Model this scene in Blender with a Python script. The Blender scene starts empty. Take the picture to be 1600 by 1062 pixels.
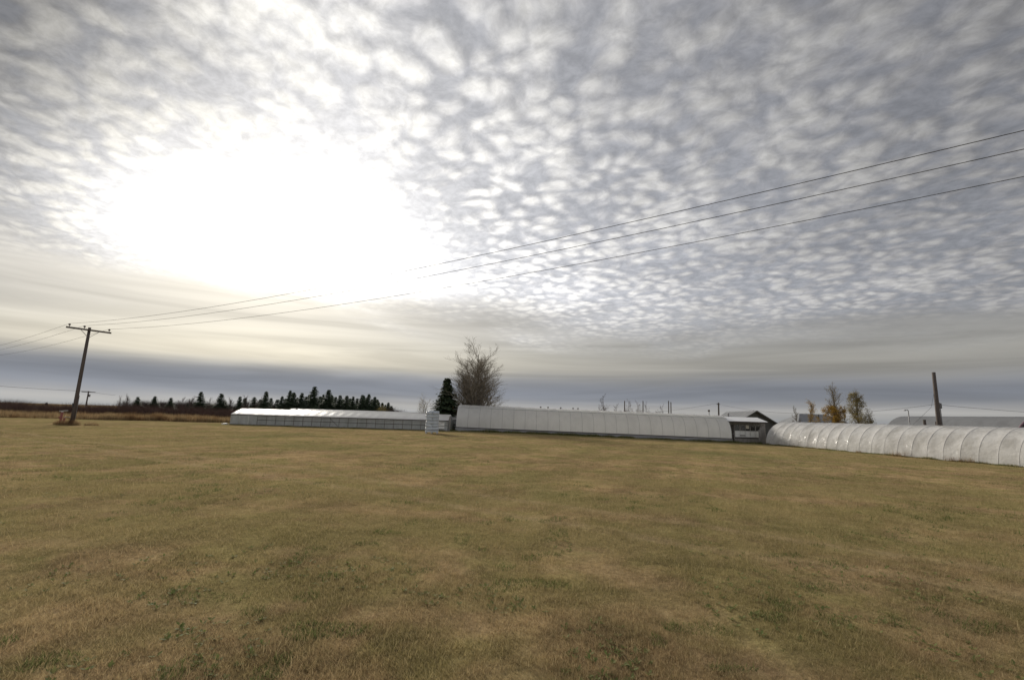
import bpy, math, random
import numpy as np
from mathutils import Vector, Matrix

scene = bpy.context.scene
C = scene.collection
rnd = random.Random(11)
PI = math.pi

# ------------------------------------------------------------------ camera
EYE = 1.7
PITCH = math.atan(121 / 713)
ROLL = math.radians(1.72)
cam_data = bpy.data.cameras.new('camera')
cam_data.sensor_width = 36.0
cam_data.lens = 36.0 * 713 / 1600
cam_data.clip_start = 0.05
cam_data.clip_end = 20000
cam = bpy.data.objects.new('camera', cam_data)
C.objects.link(cam)
r0 = Vector((1, 0, 0)); u0 = Vector((0, -math.sin(PITCH), math.cos(PITCH))); fw = Vector((0, math.cos(PITCH), math.sin(PITCH)))
cr = r0 * math.cos(ROLL) + u0 * math.sin(ROLL)
cu = -r0 * math.sin(ROLL) + u0 * math.cos(ROLL)
cam.matrix_world = Matrix(((cr.x, cu.x, -fw.x, 0), (cr.y, cu.y, -fw.y, 0), (cr.z, cu.z, -fw.z, EYE), (0, 0, 0, 1)))
scene.camera = cam

# ------------------------------------------------------------------ light
SUN_AZ = math.radians(-30.0)      # measured from +Y towards +X
SUN_EL = math.radians(18.4)
S = Vector((math.sin(SUN_AZ) * math.cos(SUN_EL), math.cos(SUN_AZ) * math.cos(SUN_EL), math.sin(SUN_EL)))
sun_data = bpy.data.lights.new('sun', 'SUN')
sun_data.energy = 2.4
sun_data.angle = math.radians(10)
sun_data.color = (1.0, 0.93, 0.80)
sun = bpy.data.objects.new('sun', sun_data)
sun.rotation_euler = S.to_track_quat('Z', 'Y').to_euler()
C.objects.link(sun)
scene.view_settings.view_transform = 'Standard'
scene.view_settings.look = 'None'
scene.view_settings.exposure = 0.75
scene.view_settings.gamma = 1.0
scene.view_settings.use_curve_mapping = False


class NT:
    """small wrapper to write node graphs as expressions"""
    def __init__(self, tree):
        self.t = tree

    def n(self, typ, **kw):
        nd = self.t.nodes.new(typ)
        for k, v in kw.items():
            setattr(nd, k, v)
        return nd

    def put(self, sock, v):
        if v is None:
            return
        if isinstance(v, bpy.types.NodeSocket):
            self.t.links.new(v, sock)
        else:
            sock.default_value = v

    def m(self, op, a, b=None, c=None, clamp=False):
        nd = self.n('ShaderNodeMath', operation=op, use_clamp=clamp)
        for s, v in zip(nd.inputs, (a, b, c)):
            self.put(s, v)
        return nd.outputs[0]

    def vm(self, op, a, b=None, out=0):
        nd = self.n('ShaderNodeVectorMath', operation=op)
        self.put(nd.inputs[0], a)
        if op == 'SCALE':
            self.put(nd.inputs['Scale'], b)
        else:
            self.put(nd.inputs[1], b)
        return nd.outputs[out]

    def xyz(self, x, y, z):
        nd = self.n('ShaderNodeCombineXYZ')
        for s, v in zip(nd.inputs, (x, y, z)):
            self.put(s, v)
        return nd.outputs[0]

    def sep(self, v):
        nd = self.n('ShaderNodeSeparateXYZ')
        self.put(nd.inputs[0], v)
        return nd.outputs

    def noise(self, vec, scale, detail=3, rough=0.5, dist=0.0):
        nd = self.n('ShaderNodeTexNoise')
        self.put(nd.inputs['Vector'], vec)
        nd.inputs['Scale'].default_value = scale
        nd.inputs['Detail'].default_value = detail
        nd.inputs['Roughness'].default_value = rough
        nd.inputs['Distortion'].default_value = dist
        return nd.outputs['Fac']

    def mapr(self, v, a, b, c=0.0, d=1.0, smooth=True):
        nd = self.n('ShaderNodeMapRange')
        nd.interpolation_type = 'SMOOTHSTEP' if smooth else 'LINEAR'
        self.put(nd.inputs['Value'], v)
        for s, x in zip(('From Min', 'From Max', 'To Min', 'To Max'), (a, b, c, d)):
            self.put(nd.inputs[s], x)
        return nd.outputs[0]

    def mix(self, f, a, b):
        nd = self.n('ShaderNodeMix', data_type='RGBA')
        self.put(nd.inputs[0], f)
        for s, v in ((nd.inputs[6], a), (nd.inputs[7], b)):
            if isinstance(v, tuple) and len(v) == 3:
                v = v + (1.0,)
            self.put(s, v)
        return nd.outputs[2]

    def ramp(self, v, stops, interp='EASE'):
        nd = self.n('ShaderNodeValToRGB')
        cr_ = nd.color_ramp
        cr_.interpolation = interp
        while len(cr_.elements) < len(stops):
            cr_.elements.new(0.5)
        for e, (p, col) in zip(cr_.elements, stops):
            e.position = p
            e.color = col + (1.0,)
        self.put(nd.inputs[0], v)
        return nd.outputs[0]


world = bpy.data.worlds.new('World')
scene.world = world
world.use_nodes = True
wt = world.node_tree
wt.nodes.clear()
w = NT(wt)


def build_sky():
    tc = w.n('ShaderNodeTexCoord')
    D = tc.outputs['Generated']
    x, y, z = w.sep(D)
    e = w.m('MAXIMUM', z, 0.0)
    inv = w.m('DIVIDE', 1.0, w.m('ADD', e, 0.11))
    Q = w.xyz(w.m('MULTIPLY', x, inv), w.m('MULTIPLY', y, inv), 0.0)
    k = w.m('SUBTRACT', 1.0, w.vm('DOT_PRODUCT', D, tuple(S), out=1))
    dz = w.m('SUBTRACT', z, S.z)
    ke = w.m('ADD', w.m('MULTIPLY', k, 0.80), w.m('MULTIPLY', w.m('MULTIPLY', dz, dz), 2.6))   # the lit patch is wider than tall
    az = w.m('ARCTAN2', x, y)

    def ex(a, amp, kk=None):
        return w.m('MULTIPLY', w.m('EXPONENT', w.m('MULTIPLY', k if kk is None else kk, -a)), amp)
    # light coming through the cloud sheet: falls off with the angle from the hidden sun, and the sheet
    # opposite the sun is front-lit again
    g_wide = ex(2.9, 0.535)
    g_mid = ex(13.0, 0.17, ke)
    g_core = ex(55.0, 0.55, ke)
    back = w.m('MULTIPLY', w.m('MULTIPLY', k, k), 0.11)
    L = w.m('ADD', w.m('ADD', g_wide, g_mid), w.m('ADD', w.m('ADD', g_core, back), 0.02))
    thick = w.m('DIVIDE', w.m('ADD', az, 0.98), 0.32)
    thick = w.m('MULTIPLY', w.m('EXPONENT', w.m('MULTIPLY', w.m('MULTIPLY', thick, thick), -1.0)), 0.70)
    L = w.m('MULTIPLY', L, w.mapr(e, 0.10, 0.62, 1.46, 0.98))
    L = w.m('MULTIPLY', L, w.m('SUBTRACT', 1.0, thick))          # thicker sheet left of the sun
    # altocumulus field, laid out on a flat layer overhead
    rot = w.n('ShaderNodeVectorRotate', rotation_type='Z_AXIS')
    w.put(rot.inputs['Vector'], Q)
    rot.inputs['Angle'].default_value = 0.55
    Qr = w.vm('MULTIPLY', rot.outputs[0], (1.0, 1.08, 1.0))
    big = w.noise(Qr, 0.95, 3, 0.55, 0.3)
    mid = w.noise(Qr, 3.1, 4, 0.55, 0.4)
    wv = w.n('ShaderNodeTexNoise')
    w.put(wv.inputs['Vector'], Qr)
    wv.inputs['Scale'].default_value = 6.0
    wv.inputs['Detail'].default_value = 2.0
    warp = w.vm('SCALE', w.vm('SUBTRACT', wv.outputs['Color'], (0.5, 0.5, 0.5)), 0.09)
    Qw = w.vm('ADD', Qr, warp)
    cells = w.noise(Qw, 9.5, 5, 0.60, 0.2)
    vor = w.n('ShaderNodeTexVoronoi', feature='SMOOTH_F1')
    w.put(vor.inputs['Vector'], Qw)
    vor.inputs['Scale'].default_value = 14.0
    vor.inputs['Smoothness'].default_value = 0.45
    puff = w.m('SUBTRACT', 1.0, w.m('MULTIPLY', vor.outputs['Distance'], 1.25))
    wc = w.mapr(e, 0.72, 0.34, 0.78, 1.0)            # overhead the cloudlets run together into bigger, softer masses
    fine_ = w.m('ADD', w.m('MULTIPLY', w.m('SUBTRACT', cells, 0.5), 0.80), w.m('MULTIPLY', w.m('SUBTRACT', puff, 0.58), 0.72))
    dens = w.m('ADD', 0.74, w.m('MULTIPLY', fine_, wc))
    dens = w.m('ADD', dens, w.m('MULTIPLY', w.m('SUBTRACT', mid, 0.5), w.mapr(e, 0.72, 0.34, 1.0, 0.80)))
    dens = w.m('ADD', dens, w.m('MULTIPLY', w.m('SUBTRACT', big, 0.5), 0.55))
    d = w.mapr(dens, 0.40, 0.96)
    contrast = w.m('MULTIPLY', w.mapr(k, 0.02, 0.45, 0.31, 0.19), w.mapr(k, 0.005, 0.11, 0.45, 1.0))
    bright = w.m('ADD', w.m('MULTIPLY', w.m('SUBTRACT', d, 0.5), w.m('MULTIPLY', contrast, 2.0)), 1.12)
    # edges turned to the sun are lit, the far sides shaded
    sx, sy = math.sin(SUN_AZ), math.cos(SUN_AZ)
    ca, sa = math.cos(0.55), math.sin(0.55)
    off = (0.030 * (sx * ca - sy * sa), 0.030 * (sx * sa + sy * ca), 0.0)
    Q3 = w.vm('ADD', Qw, off)
    cells3 = w.noise(Q3, 9.5, 5, 0.60, 0.2)
    vor3 = w.n('ShaderNodeTexVoronoi', feature='SMOOTH_F1')
    w.put(vor3.inputs['Vector'], Q3)
    vor3.inputs['Scale'].default_value = 14.0
    vor3.inputs['Smoothness'].default_value = 0.45
    edge_l = w.m('ADD', w.m('SUBTRACT', cells, cells3), w.m('MULTIPLY', w.m('SUBTRACT', vor3.outputs['Distance'], vor.outputs['Distance']), 0.7))
    bright = w.m('ADD', bright, w.m('MULTIPLY', edge_l, w.mapr(k, 0.01, 0.12, 0.15, 0.36)))
    bright = w.m('MAXIMUM', bright, 0.45)
    bright = w.m('MULTIPLY', bright, w.mapr(big, 0.3, 0.7, 0.86, 1.12))
    tint = w.mix(d, (0.975, 0.985, 1.05), (1.0, 0.992, 0.985))
    tint = w.vm('MULTIPLY', tint, w.mix(ex(7.0, 1.0), (1.0, 1.0, 1.0), (1.03, 1.0, 0.92)))
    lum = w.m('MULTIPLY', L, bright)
    fil = w.noise(Qw, 30.0, 5, 0.66, 0.2)                        # frayed small scale structure
    lum = w.m('MULTIPLY', lum, w.mapr(fil, 0.25, 0.75, 0.86, 1.14))
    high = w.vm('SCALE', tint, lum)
    # lower sky: thin streaked sheets and the blue grey bank above the horizon
    st = w.noise(w.xyz(w.m('MULTIPLY', az, 1.6), w.m('MULTIPLY', e, 26.0), 0.0), 1.0, 4, 0.55, 0.6)
    st2 = w.noise(w.xyz(w.m('MULTIPLY', az, 2.2), w.m('MULTIPLY', e, 9.0), 3.0), 1.2, 3, 0.5, 0.3)
    ee = w.m('ADD', e, w.m('MULTIPLY', w.m('SUBTRACT', st2, 0.5), 0.028))
    ee = w.m('ADD', ee, w.m('MULTIPLY', az, -0.008))
    base = w.ramp(w.m('MULTIPLY', ee, 4.0), [
        (0.00, (0.192, 0.202, 0.214)), (0.06, (0.273, 0.267, 0.254)), (0.105, (0.248, 0.245, 0.242)),
        (0.165, (0.146, 0.158, 0.181)), (0.285, (0.140, 0.149, 0.171)), (0.40, (0.260, 0.251, 0.226)),
        (0.55, (0.280, 0.277, 0.262)), (0.72, (0.262, 0.262, 0.262)), (0.95, (0.272, 0.272, 0.274))], 'B_SPLINE')
    lowglow = w.m('ADD', w.m('ADD', ex(3.0, 0.62), ex(12.0, 0.75)), w.m('ADD', ex(80.0, 1.6, ke), 0.60))
    band = w.mapr(ee, 0.068, 0.105)               # the bank itself stays dull
    lowglow = w.m('ADD', w.m('MULTIPLY', lowglow, band), w.m('MULTIPLY', w.m('SUBTRACT', 1.0, band), w.m('ADD', 0.88, ex(4.0, 0.20))))
    lowglow = w.m('MULTIPLY', lowglow, w.mapr(st, 0.25, 0.75, 0.82, 1.18))
    warm = w.mix(w.m('MULTIPLY', ex(6.0, 1.0), band), (1.0, 1.0, 1.0), (1.08, 1.01, 0.87))
    low = w.vm('SCALE', w.vm('MULTIPLY', base, warm), lowglow)
    f = w.mapr(w.m('ADD', e, w.m('ADD', w.m('MULTIPLY', w.m('SUBTRACT', st2, 0.5), 0.22), w.m('MULTIPLY', az, 0.035))), 0.145, 0.285)
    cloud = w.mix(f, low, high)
    sky = w.n('ShaderNodeTexSky', sky_type='NISHITA')
    sky.sun_disc = False
    sky.sun_elevation = SUN_EL
    sky.sun_rotation = SUN_AZ
    sky.altitude = 500
    bg1 = w.n('ShaderNodeBackground'); w.put(bg1.inputs[0], sky.outputs[0]); bg1.inputs[1].default_value = 0.07
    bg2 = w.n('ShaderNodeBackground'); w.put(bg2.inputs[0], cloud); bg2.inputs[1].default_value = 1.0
    op = w.m('SUBTRACT', 1.0, w.m('MULTIPLY', w.m('MULTIPLY', w.mapr(dens, 0.62, 0.35), f), 0.08))
    mx = w.n('ShaderNodeMixShader')
    w.put(mx.inputs[0], op)
    wt.links.new(bg1.outputs[0], mx.inputs[1]); wt.links.new(bg2.outputs[0], mx.inputs[2])
    out = w.n('ShaderNodeOutputWorld')
    wt.links.new(mx.outputs[0], out.inputs[0])


build_sky()
try:
    world.cycles.sampling_method = 'MANUAL'
    world.cycles.sample_map_resolution = 1024
except Exception:
    pass


# ------------------------------------------------------------------ materials
def principled(name):
    m = bpy.data.materials.new(name)
    m.use_nodes = True
    b = m.node_tree.nodes['Principled BSDF']
    return m, NT(m.node_tree), b


def simple(name, c1, c2=None, scale=3.0, rough=0.8, metal=0.0, bump=0.0, stretch=(1, 1, 1), spec=0.3):
    m, t, b = principled(name)
    c2 = c2 or tuple(v * 0.75 for v in c1)
    tc = t.n('ShaderNodeTexCoord')
    v = t.vm('MULTIPLY', tc.outputs['Object'], tuple(stretch))
    f = t.mapr(t.noise(v, scale, 5, 0.6), 0.3, 0.7)
    t.put(b.inputs['Base Color'], t.mix(f, c1, c2))
    b.inputs['Roughness'].default_value = rough
    b.inputs['Metallic'].default_value = metal
    b.inputs['Specular IOR Level'].default_value = spec
    if bump:
        bp = t.n('ShaderNodeBump')
        bp.inputs['Strength'].default_value = bump
        bp.inputs['Distance'].default_value = 0.02
        t.put(bp.inputs['Height'], t.noise(v, scale * 4, 4, 0.6))
        t.put(b.inputs['Normal'], bp.outputs[0])
    return m


def film(name, col, dirty, trans=0.35, rough=0.22, wr=0.5, see=0.0, spec=0.5, wscale=2.2):
    """weathered polythene: diffuse + light passing through + a glossy skin with slack wrinkles"""
    m, t, b = principled(name)
    g = t.n('ShaderNodeNewGeometry')
    pos = g.outputs['Position']
    f = t.mapr(t.noise(t.vm('MULTIPLY', pos, (1.0, 1.0, 0.5)), 0.9, 5, 0.65), 0.35, 0.75)
    streak = t.mapr(t.noise(t.vm('MULTIPLY', pos, (4.0, 4.0, 0.5)), 1.5, 3, 0.6), 0.45, 0.75)
    c = t.mix(f, col, dirty)
    c = t.mix(t.m('MULTIPLY', streak, 0.35), c, dirty)
    t.put(b.inputs['Base Color'], c)
    b.inputs['Roughness'].default_value = rough
    b.inputs['Specular IOR Level'].default_value = spec
    bp = t.n('ShaderNodeBump')
    bp.inputs['Strength'].default_value = wr
    bp.inputs['Distance'].default_value = 0.05
    t.put(bp.inputs['Height'], t.noise(t.vm('MULTIPLY', pos, (1, 1, 2.0)), wscale, 3, 0.5, 0.5))
    t.put(b.inputs['Normal'], bp.outputs[0])
    tr = t.n('ShaderNodeBsdfTranslucent')
    t.put(tr.inputs[0], c)
    mx = t.n('ShaderNodeMixShader'); mx.inputs[0].default_value = trans
    t.t.links.new(b.outputs[0], mx.inputs[1]); t.t.links.new(tr.outputs[0], mx.inputs[2])
    last = mx
    if see:
        tp = t.n('ShaderNodeBsdfTransparent')
        m2 = t.n('ShaderNodeMixShader'); m2.inputs[0].default_value = see
        t.t.links.new(mx.outputs[0], m2.inputs[1]); t.t.links.new(tp.outputs[0], m2.inputs[2])
        last = m2
    out = [n for n in t.t.nodes if n.type == 'OUTPUT_MATERIAL'][0]
    t.t.links.new(last.outputs[0], out.inputs[0])
    return m


def lawn_colour(t, pos, hue_only=False):
    """patchy autumn lawn: straw, olive, russet and green areas, mower passes along x"""
    x, y, z = t.sep(pos)
    p2 = t.xyz(x, y, 0.0)
    big = t.noise(p2, 0.11, 4, 0.55, 0.4)
    med = t.noise(p2, 0.55, 4, 0.6, 0.3)
    fine = t.noise(p2, 2.6, 4, 0.65)
    band = t.noise(t.xyz(t.m('MULTIPLY', x, 0.025), t.m('MULTIPLY', y, 0.32), 1.7), 1.0, 3, 0.55, 0.2)
    straw = t.mix(t.mapr(fine, 0.3, 0.7), (0.418, 0.304, 0.168), (0.336, 0.244, 0.128))
    russet = (0.325, 0.222, 0.135)
    olive = (0.292, 0.240, 0.108)
    green = (0.135, 0.160, 0.060)
    c = t.mix(t.mapr(med, 0.42, 0.60), straw, olive)
    c = t.vm('SCALE', c, t.mapr(t.noise(p2, 1.9, 5, 0.7, 0.4), 0.3, 0.7, 0.80, 1.17))
    c = t.vm('SCALE', c, t.mapr(t.noise(p2, 0.22, 3, 0.6, 0.4), 0.35, 0.65, 0.86, 1.12))
    c = t.mix(t.m('MULTIPLY', t.mapr(band, 0.46, 0.64), 0.75), c, olive)
    c = t.mix(t.m('MULTIPLY', t.mapr(t.noise(p2, 0.85, 3, 0.55), 0.54, 0.74), 0.6), c, russet)
    c = t.mix(t.m('MULTIPLY', t.mapr(big, 0.52, 0.70), 0.42), c, green)
    c = t.mix(t.m('MULTIPLY', t.mapr(t.noise(p2, 1.25, 4, 0.6, 0.5), 0.62, 0.78), 0.45), c, green)
    al = t.m('ADD', t.m('MULTIPLY', x, 0.40), t.m('MULTIPLY', y, 0.916))
    ac = t.m('SUBTRACT', t.m('MULTIPLY', x, 0.916), t.m('MULTIPLY', y, 0.40))
    mow = t.noise(t.xyz(t.m('MULTIPLY', ac, 0.85), t.m('MULTIPLY', al, 0.035), 4.0), 1.0, 3, 0.6, 0.1)
    c = t.vm('SCALE', c, t.mapr(mow, 0.32, 0.68, 0.92, 1.08))
    # two faint wheel tracks pressed across the lawn
    wob = t.m('MULTIPLY', t.m('SUBTRACT', t.noise(p2, 0.12, 2, 0.5), 0.5), 1.2)
    cr_ = t.m('ADD', t.m('ADD', t.m('MULTIPLY', x, 0.506), t.m('MULTIPLY', y, 0.862)), wob)
    for off in (7.35, 8.75):
        tr_ = t.mapr(t.m('ABSOLUTE', t.m('SUBTRACT', cr_, off)), 0.30, 0.05)
        c = t.mix(t.m('MULTIPLY', tr_, t.mapr(fine, 0.35, 0.65, 0.15, 0.6)), c, (0.42, 0.32, 0.19))
    # lusher strip where the mower cannot reach along the greenhouse feet
    strip = t.m('MULTIPLY', t.mapr(y, 46.5, 51.5), t.mapr(y, 60.0, 54.0))
    strip = t.m('MULTIPLY', strip, t.mapr(x, -36.0, -30.0))
    c = t.mix(t.m('MULTIPLY', strip, 0.5), c, (0.15, 0.155, 0.055))
    return c, fine, med


def make_lawn_mat():
    m, t, b = principled('lawn_soil')
    g = t.n('ShaderNodeNewGeometry')
    pos = g.outputs['Position']
    c, fine, med = lawn_colour(t, pos)
    x, y, z = t.sep(pos)
    tex = t.noise(t.xyz(x, y, 0.0), 14.0, 5, 0.7)
    tex2 = t.noise(t.xyz(x, y, 0.0), 1.6, 5, 0.7)
    sh = t.m('MULTIPLY', t.mapr(tex, 0.25, 0.75, 0.70, 1.12), t.mapr(tex2, 0.25, 0.75, 0.82, 1.12))
    c = t.vm('SCALE', c, sh)
    field = t.mapr(y, 62.0, 110.0)
    c = t.mix(field, c, (0.20, 0.14, 0.075))
    t.put(b.inputs['Base Color'], c)
    b.inputs['Roughness'].default_value = 1.0
    b.inputs['Specular IOR Level'].default_value = 0.0
    bp = t.n('ShaderNodeBump')
    bp.inputs['Strength'].default_value = 0.6
    bp.inputs['Distance'].default_value = 0.06
    t.put(bp.inputs['Height'], t.noise(t.xyz(x, y, 0.0), 9.0, 6, 0.7))
    t.put(b.inputs['Normal'], bp.outputs[0])
    return m


def make_blade_mat(name, tall=False):
    m, t, b = principled(name)
    g = t.n('ShaderNodeNewGeometry')
    at = t.n('ShaderNodeAttribute', attribute_name='tint')
    v = at.outputs['Fac']
    if tall:
        c = t.mix(v, (0.165, 0.110, 0.062), (0.36, 0.265, 0.145))
        c = t.mix(t.mapr(t.noise(g.outputs['Position'], 0.5, 3, 0.5), 0.5, 0.65), c, (0.17, 0.10, 0.05))
    else:
        c, fine, med = lawn_colour(t, g.outputs['Position'])
        c = t.mix(t.mapr(v, 0.55, 0.95, 0.0, 0.55, smooth=False), c, (0.50, 0.41, 0.24))
        c = t.mix(t.mapr(v, 0.25, 0.0, 0.0, 0.55, smooth=False), c, (0.10, 0.115, 0.036))
        wd = t.n('ShaderNodeAttribute', attribute_name='weed')
        c = t.mix(wd.outputs['Fac'], c, (0.085, 0.125, 0.036))
    t.put(b.inputs['Base Color'], c)
    b.inputs['Roughness'].default_value = 0.8
    b.inputs['Specular IOR Level'].default_value = 0.12
    tr = t.n('ShaderNodeBsdfTranslucent')
    t.put(tr.inputs[0], c)
    mx = t.n('ShaderNodeMixShader'); mx.inputs[0].default_value = 0.45
    t.t.links.new(b.outputs[0], mx.inputs[1]); t.t.links.new(tr.outputs[0], mx.inputs[2])
    out = [n for n in t.t.nodes if n.type == 'OUTPUT_MATERIAL'][0]
    t.t.links.new(mx.outputs[0], out.inputs[0])
    return m


def leaf_mat(name, c1, c2, trans=0.3):
    m, t, b = principled(name)
    g = t.n('ShaderNodeNewGeometry')
    f = t.mapr(t.noise(g.outputs['Position'], 2.2, 3, 0.6), 0.3, 0.7)
    c = t.mix(f, c1, c2)
    t.put(b.inputs['Base Color'], c)
    b.inputs['Roughness'].default_value = 0.75
    b.inputs['Specular IOR Level'].default_value = 0.2
    tr = t.n('ShaderNodeBsdfTranslucent')
    t.put(tr.inputs[0], c)
    mx = t.n('ShaderNodeMixShader'); mx.inputs[0].default_value = trans
    t.t.links.new(b.outputs[0], mx.inputs[1]); t.t.links.new(tr.outputs[0], mx.inputs[2])
    out = [n for n in t.t.nodes if n.type == 'OUTPUT_MATERIAL'][0]
    t.t.links.new(mx.outputs[0], out.inputs[0])
    return m


M = {}
M['lawn'] = make_lawn_mat()
M['blade'] = make_blade_mat('lawn_blades')
M['tall'] = make_blade_mat('tall_dry_grass', True)
M['weed'] = leaf_mat('weed_leaves', (0.165, 0.205, 0.066), (0.225, 0.225, 0.088), 0.4)
M['film_main'] = film('milky_polythene', (0.90, 0.90, 0.89), (0.80, 0.80, 0.79), 0.50, 0.38, 0.25)
M['film_right'] = film('slack_polythene', (0.82, 0.81, 0.80), (0.52, 0.505, 0.48), 0.35, 0.17, 0.8, wscale=2.2)
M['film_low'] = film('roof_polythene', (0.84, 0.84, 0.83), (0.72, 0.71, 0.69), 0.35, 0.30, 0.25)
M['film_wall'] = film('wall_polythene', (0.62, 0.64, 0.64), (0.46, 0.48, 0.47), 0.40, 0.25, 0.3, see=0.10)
M['film_grey'] = film('grey_polythene', (0.22, 0.225, 0.235), (0.17, 0.172, 0.18), 0.15, 0.5, 0.3)
M['film_bag'] = film('bag_plastic', (0.56, 0.61, 0.66), (0.44, 0.49, 0.54), 0.08, 0.35, 0.6, wscale=8)
M['pipe'] = simple('galvanised_pipe', (0.30, 0.30, 0.31), (0.20, 0.20, 0.21), 6, 0.5, 0.4)
M['rib'] = simple('rib_batten', (0.58, 0.58, 0.58), (0.42, 0.42, 0.43), 6, 0.6)
M['rib_pale'] = simple('rib_under_film', (0.62, 0.61, 0.60), (0.45, 0.44, 0.44), 1.5, 0.5)
M['board'] = simple('grey_board', (0.34, 0.34, 0.345), (0.24, 0.24, 0.245), 2, 0.85, stretch=(0.3, 1, 6), bump=0.3)
M['dark_wood'] = simple('dark_timber', (0.085, 0.072, 0.065), (0.05, 0.043, 0.04), 3, 0.85, stretch=(0.3, 1, 6), bump=0.3)
M['grey_wood'] = simple('weathered_timber', (0.29, 0.275, 0.26), (0.19, 0.18, 0.172), 3, 0.9, stretch=(3, 3, 0.4), bump=0.4)
M['pole_wood'] = simple('pole_timber', (0.125, 0.105, 0.095), (0.075, 0.063, 0.058), 3, 0.9, stretch=(4, 4, 0.3), bump=0.4)
M['white_panel'] = simple('white_panel', (0.82, 0.82, 0.80), (0.70, 0.70, 0.68), 2, 0.6)
M['white_roof'] = simple('white_roof_sheet', (0.86, 0.86, 0.86), (0.78, 0.78, 0.78), 1.5, 0.5)
M['metal_roof'] = simple('grey_roof_sheet', (0.24, 0.245, 0.255), (0.19, 0.195, 0.205), 1.0, 0.5)
M['dark_gable'] = simple('dark_gable_boards', (0.115, 0.118, 0.116), (0.08, 0.083, 0.082), 2, 0.85, stretch=(5, 5, 0.5))
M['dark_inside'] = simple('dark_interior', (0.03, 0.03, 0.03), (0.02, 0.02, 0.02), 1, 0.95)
M['siding'] = simple('pale_siding', (0.36, 0.36, 0.35), (0.30, 0.30, 0.29), 1.5, 0.8)
M['glass'] = simple('dim_glass', (0.035, 0.037, 0.036), (0.02, 0.02, 0.02), 1, 0.12, spec=0.6)
M['bright_cloth'] = simple('cream_paper', (0.68, 0.64, 0.54), (0.58, 0.54, 0.45), 2, 0.8)
M['porcelain'] = simple('brown_porcelain', (0.10, 0.07, 0.06), (0.07, 0.05, 0.045), 2, 0.3)
M['wire'] = simple('wire_metal', (0.12, 0.12, 0.125), (0.09, 0.09, 0.095), 1, 0.9, 0.0, spec=0.1)
M['red'] = simple('faded_red_paint', (0.36, 0.13, 0.12), (0.24, 0.10, 0.09), 4, 0.7)
M['cap'] = simple('pale_metal_cap', (0.55, 0.55, 0.54), (0.44, 0.44, 0.43), 4, 0.5)
M['sign'] = simple('sign_back', (0.05, 0.05, 0.055), (0.04, 0.04, 0.045), 2, 0.6)
M['spruce'] = leaf_mat('spruce_needles', (0.042, 0.068, 0.042), (0.085, 0.112, 0.062), 0.3)
M['spruce_bright'] = leaf_mat('near_spruce_needles', (0.030, 0.050, 0.028), (0.070, 0.090, 0.042), 0.25)
M['bark'] = simple('bark', (0.17, 0.145, 0.115), (0.11, 0.092, 0.075), 3, 0.95, bump=0.4)
M['twig'] = simple('bare_twigs', (0.27, 0.235, 0.185), (0.19, 0.165, 0.13), 1.2, 0.95)
M['twig_dark'] = simple('dark_twigs', (0.115, 0.085, 0.072), (0.075, 0.057, 0.050), 0.8, 0.95)
M['shrub'] = simple('red_brown_twigs', (0.115, 0.066, 0.052), (0.070, 0.045, 0.038), 0.35, 0.95)
M['yellow'] = leaf_mat('yellow_leaves', (0.46, 0.29, 0.06), (0.30, 0.20, 0.055), 0.45)
M['olive_leaf'] = leaf_mat('olive_leaves', (0.30, 0.235, 0.075), (0.20, 0.165, 0.06), 0.4)


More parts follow.
